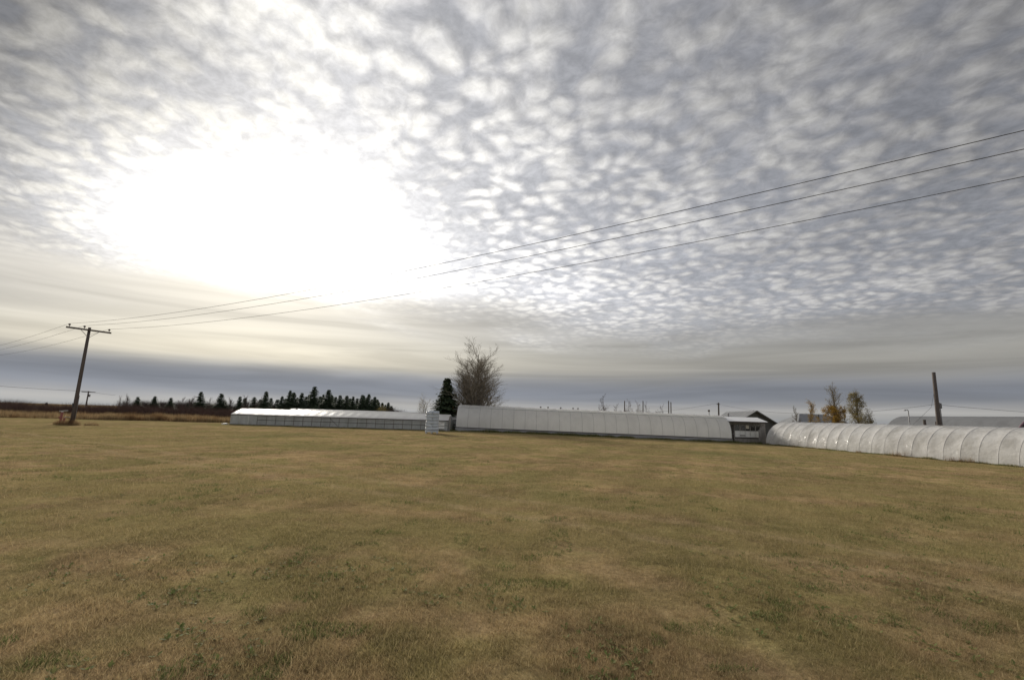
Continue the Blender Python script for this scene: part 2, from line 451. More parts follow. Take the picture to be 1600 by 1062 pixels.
# ------------------------------------------------------------------ mesh helpers
class MB:
    def __init__(self):
        self.v = []
        self.f = []

    def add(self, vs, fs):
        o = len(self.v)
        self.v.extend(tuple(p) for p in vs)
        self.f.extend(tuple(i + o for i in fc) for fc in fs)
        return self

    def box(self, x0, x1, y0, y1, z0, z1):
        vs = [(x, y, z) for z in (z0, z1) for y in (y0, y1) for x in (x0, x1)]
        return self.add(vs, [(0, 2, 3, 1), (4, 5, 7, 6), (0, 1, 5, 4), (2, 6, 7, 3), (0, 4, 6, 2), (1, 3, 7, 5)])

    def bar(self, a, b, wid, dep=None):
        a, b = Vector(a), Vector(b)
        d = (b - a).normalized()
        up = Vector((0, 0, 1)) if abs(d.z) < 0.95 else Vector((0, 1, 0))
        s = d.cross(up).normalized()
        n = s.cross(d).normalized()
        h = wid / 2; k = (dep or wid) / 2
        vs = []
        for p in (a, b):
            for (i, j) in ((-1, -1), (1, -1), (1, 1), (-1, 1)):
                vs.append(p + s * (i * h) + n * (j * k))
        return self.add(vs, [(3, 2, 1, 0), (4, 5, 6, 7), (0, 1, 5, 4), (1, 2, 6, 5), (2, 3, 7, 6), (3, 0, 4, 7)])

    def tube(self, pts, rad, sides=6, cap=True):
        pts = [Vector(p) for p in pts]
        if not hasattr(rad, '__len__'):
            rad = [rad] * len(pts)
        base = len(self.v)
        ref = None
        for i, p in enumerate(pts):
            d = (pts[min(i + 1, len(pts) - 1)] - pts[max(i - 1, 0)])
            d = d.normalized() if d.length > 1e-9 else Vector((0, 0, 1))
            if ref is None:
                ref = Vector((1, 0, 0)) if abs(d.x) < 0.8 else Vector((0, 1, 0))
            s = d.cross(ref).normalized()
            n = s.cross(d).normalized()
            for j in range(sides):
                a = 2 * PI * j / sides
                q = p + (s * math.cos(a) + n * math.sin(a)) * rad[i]
                self.v.append((q.x, q.y, q.z))
        for i in range(len(pts) - 1):
            for j in range(sides):
                a = base + i * sides + j; b = base + i * sides + (j + 1) % sides
                self.f.append((a, b, b + sides, a + sides))
        if cap and sides > 2:
            self.f.append(tuple(base + j for j in range(sides - 1, -1, -1)))
            self.f.append(tuple(base + (len(pts) - 1) * sides + j for j in range(sides)))
        return self

    def mesh(self, name, mat, smooth=False):
        me = bpy.data.meshes.new(name)
        me.from_pydata(self.v, [], self.f)
        me.materials.append(mat)
        if smooth:
            me.polygons.foreach_set('use_smooth', [True] * len(me.polygons))
        me.update()
        return me

    def build(self, name, mat, parent=None, smooth=False, loc=None):
        return link(name, self.mesh(name, mat, smooth), parent, loc)


def link(name, me, parent=None, loc=None, rotz=0.0):
    o = bpy.data.objects.new(name, me)
    C.objects.link(o)
    o.parent = parent
    if loc is not None:
        o.location = loc
    if rotz:
        o.rotation_euler.z = rotz
    return o


def tag(o, label=None, cat=None, group=None, kind=None):
    if label: o['label'] = label
    if cat: o['category'] = cat
    if group: o['group'] = group
    if kind: o['kind'] = kind
    return o


def thing(name, label, cat, loc=(0, 0, 0), rotz=0.0, group=None):
    o = bpy.data.objects.new(name, None)
    o.empty_display_size = 0.2
    C.objects.link(o)
    o.location = loc
    o.rotation_euler.z = rotz
    return tag(o, label, cat, group)


def np_mesh(name, verts, tris, mat, attrs=None):
    me = bpy.data.meshes.new(name)
    nv, nf = len(verts), len(tris)
    me.vertices.add(nv)
    me.vertices.foreach_set('co', np.ascontiguousarray(verts, dtype=np.float32).ravel())
    me.loops.add(nf * 3)
    me.loops.foreach_set('vertex_index', np.ascontiguousarray(tris, dtype=np.int32).ravel())
    me.polygons.add(nf)
    me.polygons.foreach_set('loop_start', np.arange(0, nf * 3, 3, dtype=np.int32))
    me.polygons.foreach_set('loop_total', np.full(nf, 3, dtype=np.int32))
    for k, a in (attrs or {}).items():
        at = me.attributes.new(k, 'FLOAT', 'POINT')
        at.data.foreach_set('value', np.ascontiguousarray(a, dtype=np.float32))
    me.materials.append(mat)
    me.update(calc_edges=True)
    return me


_ONES = ['', 'first', 'second', 'third', 'fourth', 'fifth', 'sixth', 'seventh', 'eighth', 'ninth', 'tenth', 'eleventh', 'twelfth',
         'thirteenth', 'fourteenth', 'fifteenth', 'sixteenth', 'seventeenth', 'eighteenth', 'nineteenth']


def ordinal(n):
    if n < 20:
        return _ONES[n]
    t_, o_ = divmod(n, 10)
    return (('', '', 'twentieth', 'thirtieth', 'fortieth')[t_] if o_ == 0 else ('', '', 'twenty-', 'thirty-', 'forty-')[t_] + _ONES[o_])


# ------------------------------------------------------------------ ground
def zg(x, y=None):
    """the lawn falls gently towards the right"""
    x = np.asarray(x, dtype=float)
    xc = np.minimum(x, 150.0)
    z = -0.0148 * ((np.sqrt(xc * xc + 16) + xc) / 2 - 2)
    if y is not None:
        y = np.asarray(y, dtype=float)
        near = np.clip((60 - y) / 30, 0, 1)
        z = z + near * 0.012 * (np.sin(x * 0.9 + 0.6 * y) + np.sin(1.7 * y - 0.5 * x + 1.0) + 0.7 * np.sin(2.9 * x + 1.3 * y))
    return z


def Z(x):
    return float(zg(x))


def make_ground():
    def axis(fine, step, far):
        a = list(np.arange(0, fine + 1e-6, step))
        s = step
        while a[-1] < far:
            s *= 1.22
            a.append(a[-1] + s)
        return np.array(a)
    p = axis(60, 0.6, 7000)
    xs = np.concatenate([-p[:0:-1], p])
    yp = axis(70, 0.6, 7000)
    yn = axis(6, 0.8, 3000)
    ys = np.concatenate([-yn[:0:-1], yp])
    X, Y = np.meshgrid(xs, ys)
    ZZ = zg(X, Y)
    nx, ny = len(xs), len(ys)
    V = np.stack([X, Y, ZZ], -1).reshape(-1, 3)
    i = np.arange(ny - 1)[:, None] * nx + np.arange(nx - 1)[None, :]
    i = i.ravel()
    T = np.concatenate([np.stack([i, i + 1, i + nx + 1], -1), np.stack([i, i + nx + 1, i + nx], -1)])
    me = np_mesh('ground', V, T, M['lawn'])
    me.polygons.foreach_set('use_smooth', np.ones(len(T), dtype=bool))
    tag(link('ground', me), 'wide mown autumn lawn, straw brown with olive patches', None, kind='structure')


make_ground()
rng = np.random.default_rng(5)


def vnoise(x, y, s, seed):
    """cheap value noise for clumping"""
    r = np.random.default_rng(seed)
    tab = r.random((64, 64))
    u, v = x / s, y / s
    i, j = np.floor(u).astype(int), np.floor(v).astype(int)
    fu, fv = u - i, v - j
    fu = fu * fu * (3 - 2 * fu); fv = fv * fv * (3 - 2 * fv)
    g = lambda a, b: tab[a % 64, b % 64]
    return (g(i, j) * (1 - fu) + g(i + 1, j) * fu) * (1 - fv) + (g(i, j + 1) * (1 - fu) + g(i + 1, j + 1) * fu) * fv


def blades(x, y, z, ln, wd, lean, az):
    """one triangle per blade"""
    n = len(x)
    dx, dy = np.cos(az), np.sin(az)
    yaw = rng.uniform(0, 2 * np.pi, n)
    px, py = np.cos(yaw), np.sin(yaw)
    hw = wd / 2
    b0 = np.stack([x - px * hw, y - py * hw, z - 0.004], -1)
    b1 = np.stack([x + px * hw, y + py * hw, z - 0.004], -1)
    tp = np.stack([x + dx * ln * np.sin(lean), y + dy * ln * np.sin(lean), z + ln * np.cos(lean)], -1)
    V = np.stack([b0, b1, tp], 1).reshape(-1, 3)
    T = np.arange(3 * n).reshape(-1, 3)
    return V, T


def make_lawn_grass():
    n = 1450000
    d = np.exp(rng.uniform(np.log(2.1), np.log(50.0), n))      # density falls with the square of distance
    a = rng.uniform(-0.93, 0.93, n)
    x, y = d * np.sin(a), d * np.cos(a)
    keep = (y < 50.6)
    # keep the blades out of the right hand greenhouse
    side = (x - 28.4) * 0.981 + (y - 51.5) * 0.192
    keep &= side < -0.05
    clump = vnoise(x, y, 0.16, 1) * 0.55 + vnoise(x, y, 0.5, 2) * 0.45
    keep &= rng.random(n) < np.clip(0.25 + 1.2 * clump, 0.2, 1)
    x, y, d, clump = x[keep], y[keep], d[keep], clump[keep]
    n = len(x)
    grow = np.maximum(1.0, d / 4.5) ** 0.62
    ln = (0.022 + 0.036 * clump) * rng.uniform(0.5, 1.4, n) * np.minimum(grow, 2.0) ** 0.5
    tall = rng.random(n) < 0.035
    ln[tall] *= 1.9
    wd = rng.uniform(0.0026, 0.0052, n) * grow
    weedmask = (vnoise(x, y, 0.30, 7) > 0.72) & (vnoise(x, y, 1.9, 8) > 0.58)
    weed = np.where(weedmask & (rng.random(n) < 0.45), 0.8, 0.0)
    wd = np.where(weed > 0, wd * 2.0, wd)
    ln = np.where(weed > 0, ln * 0.8, ln)
    lean = np.abs(rng.normal(0.95, 0.42, n)).clip(0, 1.45)
    az = rng.uniform(0, 2 * np.pi, n) + 0
    V, T = blades(x, y, zg(x, y), ln, wd, lean, az)
    tint = np.repeat(rng.random(n), 3)
    me = np_mesh('lawn_grass', V, T, M['blade'], {'tint': tint, 'weed': np.repeat(weed, 3)})
    tag(link('lawn_grass', me), 'short mown grass covering the open lawn', 'grass', kind='stuff')


make_lawn_grass()


def make_lawn_weeds():
    # flat broad-leaved rosettes and clover scattered through the near lawn in loose colonies
    n = 5200
    d = np.exp(rng.uniform(np.log(2.3), np.log(16.0), n))
    a = rng.uniform(-0.9, 0.9, n)
    x, y = d * np.sin(a), d * np.cos(a)
    keep = (vnoise(x, y, 0.75, 51) * 0.6 + vnoise(x, y, 2.6, 52) * 0.4) > 0.64
    x, y = x[keep], y[keep]
    n = len(x)
    per = 7
    X, Y = np.repeat(x, per), np.repeat(y, per)
    m = n * per
    az = rng.uniform(0, 2 * np.pi, m)
    L = rng.uniform(0.022, 0.055, m)
    wd = L * rng.uniform(0.28, 0.5, m)
    el = rng.uniform(0.15, 0.8, m)
    zz = zg(X, Y) + 0.004
    dx, dy = np.cos(az), np.sin(az)
    mid = 0.55
    p0 = np.stack([X, Y, zz], -1)
    hx, hz = L * mid * np.cos(el), L * mid * np.sin(el)
    pl = np.stack([X + dx * hx - dy * wd / 2, Y + dy * hx + dx * wd / 2, zz + hz], -1)
    pr = np.stack([X + dx * hx + dy * wd / 2, Y + dy * hx - dx * wd / 2, zz + hz], -1)
    tp = np.stack([X + dx * L * np.cos(el), Y + dy * L * np.cos(el), zz + L * np.sin(el) * 0.9], -1)
    V = np.stack([p0, pl, pr, tp], 1).reshape(-1, 3)
    k = np.arange(m)[:, None] * 4
    T = np.concatenate([k + np.array([[0, 2, 1]]), k + np.array([[1, 2, 3]])])
    me = np_mesh('lawn_weeds', V, T, M['weed'])
    tag(link('lawn_weeds', me), 'low green broad-leaved weeds scattered through the near lawn', 'weeds', kind='stuff')


make_lawn_weeds()


def edge_y(x):
    """where the mown lawn ends and the rough grass begins, left side"""
    return 51.8 + (x + 56.3) * 0.27


def make_tall_grass():
    n = 95000
    x = rng.uniform(-105, -30.5, n)
    off = rng.exponential(4.2, n).clip(0, 34)
    y = edge_y(x) + off + rng.uniform(-0.35, 0.35, n) + 0.6 * np.sin(x * 0.7)
    cl = vnoise(x, y, 1.3, 21) * 0.6 + vnoise(x, y, 4.0, 22) * 0.4
    keep = rng.random(n) < np.clip(1.7 * cl - 0.15, 0.1, 1)
    x, y, cl = x[keep], y[keep], cl[keep]
    n = len(x)
    ln = (0.28 + 0.85 * cl) * rng.uniform(0.6, 1.25, n)
    wd = rng.uniform(0.018, 0.045, n)
    lean = np.abs(rng.normal(0.2, 0.2, n))
    V, T = blades(x, y, zg(x), ln, wd, lean, rng.uniform(0, 6.28, n))
    me = np_mesh('tall_grass', V, T, M['tall'], {'tint': np.repeat(rng.random(n), 3)})
    tag(link('tall_grass', me), 'tall golden brown dry grass along the left lawn edge', 'grass', kind='stuff')


make_tall_grass()


def fan_twigs(x, y, z0, h, spread, per, wd):
    """shrub stems: per plant a fan of long thin triangles"""
    n = len(x)
    X = np.repeat(x, per); Y = np.repeat(y, per); H = np.repeat(h, per) * rng.uniform(0.45, 1.1, n * per)
    sp = np.repeat(spread, per)
    a = rng.uniform(0, 2 * np.pi, n * per)
    st = rng.uniform(0, 0.55, n * per) * H           # where on the plant the shoot leaves
    r0_ = sp * st / np.maximum(H, 0.1) * 0.8
    bx, by = X + np.cos(a) * r0_, Y + np.sin(a) * r0_
    a2 = a + rng.normal(0, 0.6, n * per)
    r1 = sp * rng.uniform(0.2, 1.0, n * per)
    tx, ty = bx + np.cos(a2) * r1, by + np.sin(a2) * r1
    zz = np.repeat(z0, per)
    yaw = rng.uniform(0, 6.28, n * per)
    hw = wd * rng.uniform(0.5, 1.2, n * per)
    b0 = np.stack([bx - np.cos(yaw) * hw, by - np.sin(yaw) * hw, zz + st], -1)
    b1 = np.stack([bx + np.cos(yaw) * hw, by + np.sin(yaw) * hw, zz + st], -1)
    tp = np.stack([tx, ty, zz + H], -1)
    V = np.stack([b0, b1, tp], 1).reshape(-1, 3)
    return V, np.arange(len(V)).reshape(-1, 3)


def make_thicket():
    n = 3000
    x = rng.uniform(-150, -33, n)
    y = edge_y(x) + 13 + rng.uniform(0, 16, n)
    cl = vnoise(x, y, 5.0, 31)
    h = 1.05 + 1.15 * cl + 0.35 * rng.random(n)
    V, T = fan_twigs(x, y, zg(x), h, 0.4 + 0.5 * h, 46, 0.016)
    me = np_mesh('brush_thicket', V, T, M['shrub'])
    tag(link('brush_thicket', me), 'low red-brown leafless brush behind the dry grass on the left', 'brush', kind='stuff')
    # the wood's bare undergrowth behind the low greenhouse
    n = 1300
    x = rng.uniform(-84, -34, n)
    y = 100 + (x + 80) * 0.75 + rng.uniform(2, 14, n)
    h = 1.9 + 2.3 * vnoise(x, y, 6.0, 33) + 0.4 * rng.random(n)
    V, T = fan_twigs(x, y, zg(x), h, 0.5 + 0.4 * h, 60, 0.03)
    me = np_mesh('wood_undergrowth', V, T, M['twig_dark'])
    tag(link('wood_undergrowth', me), 'dull bare undergrowth between the far spruces', 'undergrowth', kind='stuff')


make_thicket()


# ------------------------------------------------------------------ trees
def spruce_mesh(seed, needle='spruce', step=0.021, sprays=5):
    """unit height spruce, radius given at build; many drooping needle sprays"""
    r = random.Random(seed)
    mb = MB()
    zt = 0.04
    while zt < 0.985:
        fr = 1 - zt
        R = 0.30 * (fr ** 1.0) * r.uniform(0.72, 1.15) + 0.010
        n = max(5, int(13 * fr ** 0.5))
        a0 = r.uniform(0, 6.28)
        for i in range(n):
            if r.random() < 0.10:
                continue
            a = a0 + 2 * PI * i / n + r.uniform(-0.3, 0.3)
            L = R * r.uniform(0.55, 1.25)
            ca, sa = math.cos(a), math.sin(a)
            droop = L * r.uniform(0.10, 0.42)
            wdt = 0.028 + 0.14 * L
            z1 = zt + r.uniform(-0.012, 0.012)
            segs = 3
            prev = None
            for s in range(segs + 1):
                u = s / segs
                rr = L * u
                zz = z1 - droop * u * u + 0.03 * L * u
                ww = wdt * (0.35 + 1.2 * u) * (1 - u) + 0.003
                pl = (ca * rr - sa * ww, sa * rr + ca * ww, zz - ww * 0.5)
                pc = (ca * rr, sa * rr, zz)
                pr = (ca * rr + sa * ww, sa * rr - ca * ww, zz - ww * 0.5)
                if prev:
                    mb.add([*prev, pl, pc, pr], [(0, 1, 4, 3), (1, 2, 5, 4)])
                prev = (pl, pc, pr)
            for q in range(sprays):                     # ragged hanging sprays
                u = r.uniform(0.25, 1.0)
                rr = L * u
                zz = z1 - droop * u * u
                o = r.uniform(-1, 1) * wdt * 0.9
                bx, by = ca * rr - sa * o, sa * rr + ca * o
                s_ = r.uniform(0.012, 0.026)
                mb.add([(bx - sa * s_ * 0.6, by + ca * s_ * 0.6, zz), (bx + sa * s_ * 0.6, by - ca * s_ * 0.6, zz),
                        (bx + ca * s_ * r.uniform(0.2, 1.6), by + sa * s_ * r.uniform(0.2, 1.6), zz - s_ * r.uniform(0.6, 1.7))], [(0, 1, 2)])
        zt += step * (0.75 + 0.6 * fr) * r.uniform(0.8, 1.2)
    mb.tube([(0, 0, 0.955), (0, 0, 1.0)], [0.006, 0.001], 4)
    return mb.mesh('crown', M[needle])


def spruce_trunk():
    return MB().tube([(0, 0, -0.02), (0, 0, 0.3), (0, 0, 0.93)], [0.020, 0.015, 0.003], 6).mesh('trunk', M['bark'])


SP_MESH = [spruce_mesh(s) for s in (1, 2, 3, 4, 5)]
SP_TRUNK = spruce_trunk()


def put_spruce(x, y, h, label, group, var, wide=1.0, rot=0.0, mesh=None):
    t = thing('spruce_tree', label, 'tree', (x, y, Z(x)), rot, group)
    t.scale = (h * wide, h * wide, h)
    t.rotation_euler.x = rnd.uniform(-0.02, 0.02)
    link('crown', mesh or SP_MESH[var % 5], t)
    link('trunk', SP_TRUNK, t)
    return t


SPRUCES = [(-79.0, 98, 3.62), (-77.0, 100, 3.9), (-72.8, 99, 3.71), (-72.5, 104, 2.7), (-68.4, 102, 5.24), (-65.2, 104, 5.01),
           (-63.3, 108, 4.67), (-62.1, 112, 4.74), (-57.3, 108, 5.97), (-58.5, 116, 4.38), (-55.4, 112, 5.09), (-53.6, 112, 6.54),
           (-54.0, 115, 6.22), (-51.6, 114, 6.08), (-51.8, 117, 5.42), (-48.6, 114, 7.75), (-45.8, 116, 7.16), (-45.8, 121, 5.62),
           (-43.9, 119, 6.08), (-43.0, 121, 6.04), (-42.0, 123, 5.9), (-39.9, 124, 6.44), (-40.7, 128, 6.43), (-38.7, 126, 6.83),
           (-37.9, 129, 6.2), (-37.6, 132, 4.89), (-37.3, 135, 4.81), (-36.4, 138, 5.03), (-36.4, 142, 4.08)]
FILL = [(-63.9, 118, 4.29), (-62.7, 121, 4.78), (-58.4, 120, 4.87), (-56.8, 123, 5.21), (-52.7, 121, 5.91), (-51.1, 124, 5.76), (-49.5, 122, 6.23), (-49.2, 127, 6.31), (-47.0, 130, 5.44), (-45.5, 131, 5.7), (-44.2, 133, 5.82), (-42.4, 136, 6.19), (-40.1, 134, 5.8), (-40.3, 140, 5.84), (-38.9, 144, 4.45), (-65.5, 114, 4.41), (-67.3, 109, 3.55)]
SPRUCES += FILL
order = sorted(range(len(SPRUCES)), key=lambda i: SPRUCES[i][0] / SPRUCES[i][1])
special = {15: 'tallest of the dark spruces in the row beyond the low greenhouse',
           0: 'small spruce at the left end of the far tree row, rising from the brush',
           28: 'smallest and farthest dark spruce at the right end of the far row'}
for k, i in enumerate(order):
    x, y, h = SPRUCES[i]
    lab = special.get(i, f'dark spruce, {ordinal(k + 1)} from the left in the far row beyond the low greenhouse')
    wide = rnd.uniform(1.45, 2.05) * (1.2 if h < 5.2 else 1.0)
    put_spruce(x, y, h * 1.02, lab, 'spruces in the far row', i + rnd.randrange(5), wide, rnd.uniform(0, 6.28))


def grow_tree(seed, height, stems, spread, levels, kids, up=0.55, thick=0.03, jag=0.16, low=0.12, narrow=1.0, minr=0.008):
    """leafless branching; returns (trunk MB, branch MB, tip points)"""
    r = random.Random(seed)
    trunk, br = MB(), MB()
    tips = []

    def branch(p, d, L, rad, lv):
        nseg = 4 if lv < 2 else (3 if lv < levels else 2)
        pts, rs = [Vector(p)], [rad]
        dd = Vector(d).normalized()
        for s in range(nseg):
            jg = jag * (0.35 if lv == 0 else 1.0)
            dd = (dd + Vector((r.gauss(0, jg), r.gauss(0, jg), r.gauss(0, jg * 0.5) + up * 0.22))).normalized()
            pts.append(pts[-1] + dd * (L / nseg))
            rs.append(max(rad * (1 - 0.75 * (s + 1) / nseg), minr * 0.6))
        (trunk if lv == 0 else br).tube(pts, rs, 7 if lv == 0 else (4 if lv < 3 else 3), cap=False)
        tips.append((pts[-1], lv))
        if lv >= levels:
            return
        n = kids[lv]
        for c in range(n):
            u = low + (1 - low) * (c + r.random()) / n if lv == 0 else 0.12 + 0.88 * (c + r.random()) / n
            f = u * nseg
            i = min(int(f), nseg - 1)
            q = pts[i].lerp(pts[i + 1], f - i)
            axis = (pts[i + 1] - pts[i]).normalized()
            a = r.uniform(0, 2 * PI)
            side = Vector((math.cos(a), math.sin(a), r.uniform(-0.1, 0.3)))
            side = (side - axis * side.dot(axis)).normalized()
            ang = r.uniform(0.45, 0.95) * narrow
            nd = axis * math.cos(ang) + side * math.sin(ang)
            cl = L * (0.62 if lv else 0.62 * spread) * (1.08 - 0.62 * u) * r.uniform(0.75, 1.2)
            branch(q, nd, max(cl, 0.12), max(rs[i] * 0.55, minr), lv + 1)

    for s in range(stems):
        a = 2 * PI * s / max(stems, 1) + r.uniform(-0.4, 0.4)
        o = 0.0 if stems == 1 else height * 0.014
        tilt = 0.0 if (stems == 1 or s == 0) else r.uniform(0.08, 0.30) * narrow
        H = height * (1.0 if s == 0 else r.uniform(0.60, 0.92))
        branch((math.cos(a) * o, math.sin(a) * o, -0.05), (math.cos(a) * tilt, math.sin(a) * tilt, 1), H, height * thick * (1 if stems == 1 else 0.62), 0)
    return trunk, br, tips


def leaves_on(tips, seed, n, size, pick=lambda p, lv: True, jit=0.25):
    r = random.Random(seed)
    cand = [p for p, lv in tips if pick(p, lv)]
    mb = MB()
    for i in range(n):
        p = r.choice(cand) + Vector((r.gauss(0, jit), r.gauss(0, jit), r.gauss(0, jit)))
        a, b = r.uniform(0, 6.28), r.uniform(-1, 1)
        u = Vector((math.cos(a), math.sin(a), b)).normalized() * size * r.uniform(0.6, 1.3)
        v = Vector((-math.sin(a) * 0.7, math.cos(a) * 0.7, r.uniform(-0.8, 0.8))).normalized() * size * r.uniform(0.5, 1.0)
        mb.add([p - u, p + v * 0.5, p + u, p - v * 0.5], [(0, 1, 2, 3)])
    return mb


# the big bare tree behind the long white greenhouse
t = thing('bare_tree', 'tall bare many-stemmed tree behind the left end of the white greenhouse', 'tree', (-4.5, 60, Z(-4.5)), 0.4)
t.scale = (1.38, 1.38, 0.98)
tk, br, tips = grow_tree(27, 9.9, 8, 0.76, 3, (18, 10, 6), up=0.30, thick=0.018, narrow=0.95, low=0.05, minr=0.009, jag=0.10)
tk.build('trunk', M['bark'], t)
br.build('branches', M['twig'], t)
# the spruce next to it
put_spruce(-8.0, 58, 6.45, 'dark green spruce left of the tall bare tree', None, 1, 1.75, 1.0, spruce_mesh(17, 'spruce_bright', 0.0125, 9))
# small half-bare tree left of the spruce
t = thing('young_tree', 'small thin tree with few yellow-green leaves behind the bag stack', 'tree', (-10.8, 58, Z(-10.8)))
tk, br, tips = grow_tree(21, 3.9, 5, 0.55, 2, (9, 5), thick=0.016, low=0.25, narrow=0.8)
tk.build('trunk', M['bark'], t); br.build('branches', M['twig'], t)
leaves_on(tips, 4, 420, 0.055, jit=0.12).build('leaves', M['olive_leaf'], t)
# rusty and yellow bushes at the spruce foot
t = thing('yellow_bush', 'small yellow-brown bush between the near spruce and the bare tree', 'bush', (-6.9, 57.2, Z(-6.9)))
tk, br, tips = grow_tree(23, 2.9, 6, 0.6, 2, (6, 5), thick=0.014, low=0.2)
tk.build('stems', M['bark'], t); br.build('branches', M['twig_dark'], t)
leaves_on(tips, 5, 500, 0.06, jit=0.15).build('leaves', M['yellow'], t)
# olive rounded bush at the right end of the far wood
t = thing('rounded_bush', 'rounded yellow-olive bush at the right end of the far wood', 'bush', (-33.5, 121, Z(-33.5)))
tk, br, tips = grow_tree(25, 3.2, 9, 0.8, 2, (6, 5), thick=0.016, low=0.15, narrow=1.3)
tk.build('stems', M['bark'], t); br.build('branches', M['twig'], t)
leaves_on(tips, 6, 2400, 0.10, jit=0.5).build('leaves', M['olive_leaf'], t)

# bare far trees among the spruces
BARE = [(-81.1, 96, 3.2), (-80.5, 97, 3.66), (-71.0, 100, 3.39), (-71.0, 103, 3.79), (-67.1, 103, 3.48), (-64.3, 106, 3.82),
        (-61.2, 107, 4.25), (-59.3, 109, 4.09), (-58.3, 113, 3.65), (-52.4, 119, 4.35)]
bare_src = []
for sd, st in ((31, 3), (32, 5)):
    tk, br, tips = grow_tree(sd, 3.7, st, 0.75, 2, (11, 7), thick=0.022, low=0.22, minr=0.016)
    bare_src.append((tk.mesh('trunk', M['bark']), br.mesh('branches', M['twig_dark'])))
for k, (x, y, h) in enumerate(sorted(BARE, key=lambda b: b[0] / b[1])):
    lab = ('thin bare sapling at the far left end of the tree row' if k == 0 else
           f'grey leafless tree, {ordinal(k + 1)} from the left among the far spruces')
    t = thing('bare_tree', lab, 'tree', (x, y, Z(x)), rnd.uniform(0, 6), 'leafless trees in the far row')
    t.scale = (h / 3.7 * (0.7 if k < 2 else 1.15), h / 3.7 * (0.7 if k < 2 else 1.15), h / 3.7)
    a, b = bare_src[k % 2]
    link('trunk', a, t); link('branches', b, t)

# poplars behind the right hand greenhouse
POP = [(41.1, 66, 5.0, 0, 'thin reddish young poplar, leftmost behind the right-hand greenhouse', 41),
       (43.3, 67, 6.0, 250, 'slim poplar beside the leftmost one, with sparse orange leaves low down', 42),
       (46.5, 66, 8.0, 1500, 'tallest poplar behind the right-hand greenhouse, orange leaves on its lower half', 43),
       (51.0, 70, 5.6, 60, 'thin poplar sapling between the two big poplars', 44),
       (50.7, 67, 7.4, 1150, 'second tallest poplar, olive leaves, right of the tallest', 45),
       (51.6, 66, 5.2, 160, 'small bushy poplar at the right end of the poplar row', 46)]
for x, y, h, nl, lab, sd in POP:
    t = thing('poplar_tree', lab, 'tree', (x, y, Z(x)), 0.0, 'poplars behind the right-hand greenhouse')
    tk, br, tips = grow_tree(sd, h * 0.93, 1 if h > 5.5 else 2, 0.56 if h > 7 else 0.42, 2, (46, 10) if h > 7 else (30, 9), thick=0.014, low=0.15, narrow=0.80, minr=0.012)
    tk.build('trunk', M['bark'], t)
    br.build('branches', M['twig'], t)
    if nl:
        low_h = h * (0.66 if sd == 43 else 1.0)
        lf = leaves_on(tips, sd, nl * 4, 0.09, lambda p, lv: lv >= 1 and p.z < low_h, 0.13)
        lf.build('leaves', M['yellow'] if sd in (42, 43) else M['olive_leaf'], t)
        if sd in (43, 45):
            leaves_on(tips, sd + 50, 1000, 0.07, lambda p, lv: p.z > h * 0.4, 0.12).build('leaves', M['olive_leaf'], t)

# bare bushes and poles behind the long white greenhouse
MID = [(14.7, 72, 5.39, 'lone small bare tree sticking up behind the middle of the white greenhouse'),
       (17.6, 74, 4.3, 'low bare bush left of the first pole behind the white greenhouse'),
       (18.8, 74, 4.95, 'taller bare bush just right of the first pole behind the white greenhouse'),
       (20.2, 74, 4.75, 'spreading bare bush left of the second pole behind the white greenhouse'),
       (22.2, 74, 4.69, 'bare bush right of the second pole behind the white greenhouse'),
       (24.4, 74, 4.5, 'faint bare bush left of the paired poles behind the white greenhouse')]
mid_src = []
for sd in (61, 62):
    tk, br, tips = grow_tree(sd, 4.8, 4, 0.55, 2, (10, 6), thick=0.012, low=0.45, narrow=0.9, minr=0.011)
    mid_src.append((tk.mesh('trunk', M['bark']), br.mesh('branches', M['twig_dark'])))
for k, (x, y, h, lab) in enumerate(MID):
    t = thing('bare_bush', lab, 'tree' if k == 0 else 'bush', (x, y, Z(x)), k * 1.3, 'bare bushes behind the white greenhouse')
    t.scale = (h / 4.8,) * 3
    link('trunk', mid_src[k % 2][0], t); link('branches', mid_src[k % 2][1], t)
for x, y, h, lab in ((17.4, 70, 4.94, 'first short dark pole from the left behind the white greenhouse'),
                     (20.2, 70, 5.06, 'second short dark pole from the left behind the white greenhouse'),
                     (24.1, 70, 5.24, 'taller pole of the close pair behind the white greenhouse'),
                     (24.45, 70, 5.06, 'shorter pole of the close pair behind the white greenhouse')):
    o = MB().tube([(0, 0, -0.1), (0, 0, h * 0.6), (0.03, 0, h)], [0.085, 0.08, 0.07], 8).build('wooden_pole', M['pole_wood'], None, loc=(x, y, Z(x)))
    tag(o, lab, 'pole', 'short poles behind the white greenhouse')

# ------------------------------------------------------------------ long white greenhouse
def arch_pts(a, h, n, N, z0=0.0):
    """superellipse hoop from front foot to back foot, front is -y"""
    out = []
    for i in range(N + 1):
        th = PI * i / N
        c, s = math.cos(th), math.sin(th)
        y = -a * math.copysign(abs(c) ** (2 / n), c)
        z = z0 + (h - z0) * (abs(s) ** (2 / n))
        out.append((y, z))
    return out


